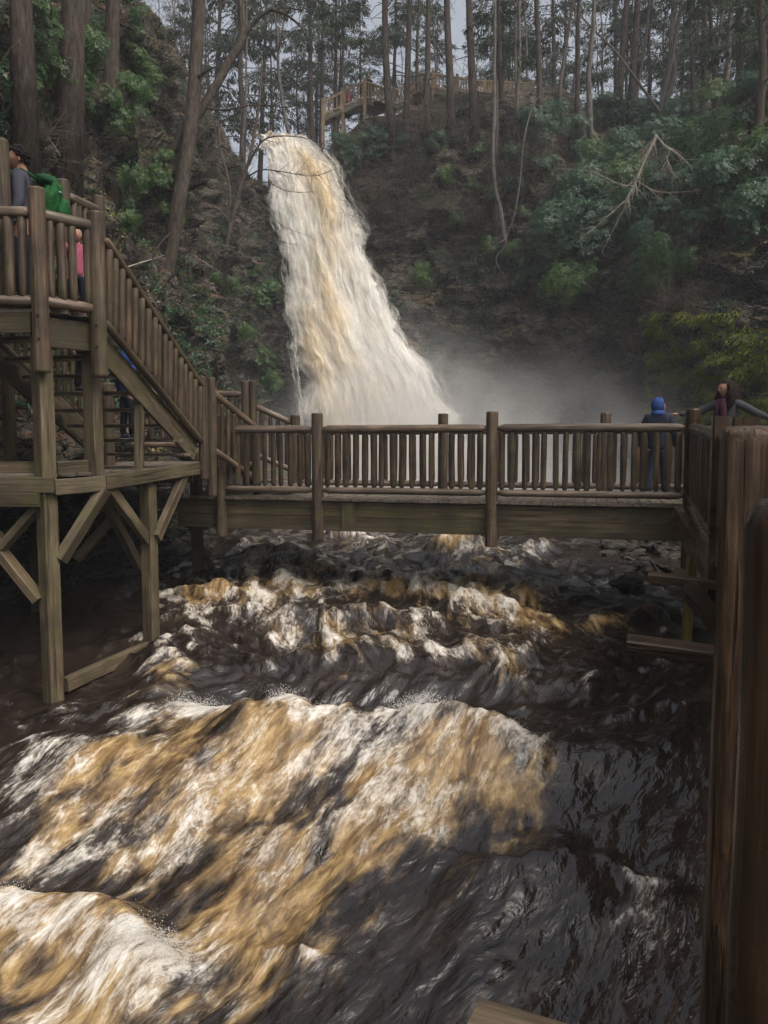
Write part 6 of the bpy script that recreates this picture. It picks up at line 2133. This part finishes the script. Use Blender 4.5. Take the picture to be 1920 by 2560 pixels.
# --- half-hidden children on the stairs and deck
cp = P(196, 800, 9.15)
r1, R, hs, k = person((cp.x, cp.y, UD), 1.02, 'small child in a pink jacket half hidden behind the round balusters of the upper deck', rz=.6, jacket=M_PINK, trousers=M_JEAN)
curls(r1, R, hs, M_HAIR, lambda c: (c.y < -.12 * hs and c.z < .3 * hs) or c.z < -.25 * hs, n=60, seed=5)
def stair_z(Yd):
    t = ((Yd - B_.y) / (sdn.y * stair_l))
    kk = max(0, min(nst - 1, int(t * nst) + 1))
    return UD + (LZ - UD) * kk / nst
c0 = B0 + sdn * (stair_l * .70) + bk * .75
r1, R, hs, k = person((c0.x, c0.y, UD + (LZ - UD) * 7 / 9), 1.12, 'child in a blue hooded jacket on the stairs, mostly hidden by the stair railing', rz=2.6, jacket=M_BLUE, trousers=M_JEAN)
ho = ell('hood', (0, 0, 0), (.46 * hs, .52 * hs, .60 * hs), M_BLUE, r1, lump=.07, sc_=3, cut=lambda c: c.y < -.28 * hs)
ho.matrix_basis = R @ Matrix.Translation(Vector((0, .05 * hs, .02 * hs)))
c0 = B0 + sdn * (stair_l * .36) + bk * .8
r1, R, hs, k = person((c0.x, c0.y, UD + (LZ - UD) * 4 / 9), 1.10, 'child in a red jacket stepping down the stairs, seen only between the balusters', rz=2.4, jacket=M_RED, trousers=M_JEAN, step=.06)
curls(r1, R, hs, M_HAIRB, lambda c: (c.y < -.12 * hs and c.z < .3 * hs) or c.z < -.25 * hs, n=60, seed=6)
# --- two tiny hikers behind the railing of the pale far boardwalk
for (px, py, Y, m, lb) in [(866, 262, 41.2, M_RED, 'tiny distant hiker in red behind the left railing of the pale far boardwalk'), (921, 232, 41.6, M_HAIR, 'tiny distant hiker in dark clothes at the corner of the pale far boardwalk')]:
    q = P(px, py, Y)
    r1, R, hs, k = person((q.x, q.y, q.z - .75), 1.65, lb, rz=random.uniform(-1, 1), jacket=m, trousers=M_JEAN)
    curls(r1, R, hs, M_HAIR, lambda c: (c.y < -.12 * hs and c.z < .3 * hs) or c.z < -.25 * hs, n=40, seed=7)
bpy.data.scenes.remove(TMP)
# ------------------------------------------------------------------ light
w = bpy.data.worlds.new('World')
sc.world = w
w.use_nodes = True
nt = w.node_tree
bg = nt.nodes['Background']
sky = nt.nodes.new('ShaderNodeTexSky')
sky.sky_type = 'NISHITA'
sky.sun_disc = False
SUN_EL, SUN_AZ = math.radians(54), math.radians(132)     # azimuth clockwise from +Y: behind and right of the camera, veiled by cloud
sky.sun_elevation = SUN_EL
sky.sun_rotation = SUN_AZ
sky.dust_density = 7.0
sky.ozone_density = 1.0
hs_ = nt.nodes.new('ShaderNodeHueSaturation')
hs_.inputs['Saturation'].default_value = .40
hs_.inputs['Value'].default_value = 1.5
nt.links.new(sky.outputs[0], hs_.inputs['Color'])
nt.links.new(hs_.outputs[0], bg.inputs[0])
bg.inputs[1].default_value = .15
sd_ = Vector((math.sin(SUN_AZ) * math.cos(SUN_EL), math.cos(SUN_AZ) * math.cos(SUN_EL), math.sin(SUN_EL)))
sl_ = bpy.data.lights.new('sun', 'SUN')
sl_.energy = 1.15
sl_.angle = math.radians(42)
sl_.color = (1.0, .92, .80)
so = bpy.data.objects.new('sun', sl_)
COL.objects.link(so)
so.rotation_euler = sd_.to_track_quat('Z', 'Y').to_euler()
so.location = (0, 0, 50)
vs = sc.view_settings
vs.view_transform = 'Standard'
vs.look = 'None'
vs.gamma = 1.0
vs.exposure = -0.12
sc.cycles.max_bounces = 6
sc.cycles.diffuse_bounces = 3
sc.cycles.glossy_bounces = 3
sc.cycles.transmission_bounces = 3
sc.cycles.transparent_max_bounces = 24
sc.cycles.volume_bounces = 2
sc.cycles.volume_step_rate = 2.0
sc.cycles.volume_preview_step_rate = 2.0
sc.cycles.volume_max_steps = 128
sc.cycles.caustics_reflective = False
sc.cycles.caustics_refractive = False
sc.cycles.sample_clamp_indirect = 4.0
sc.cycles.use_denoising = True
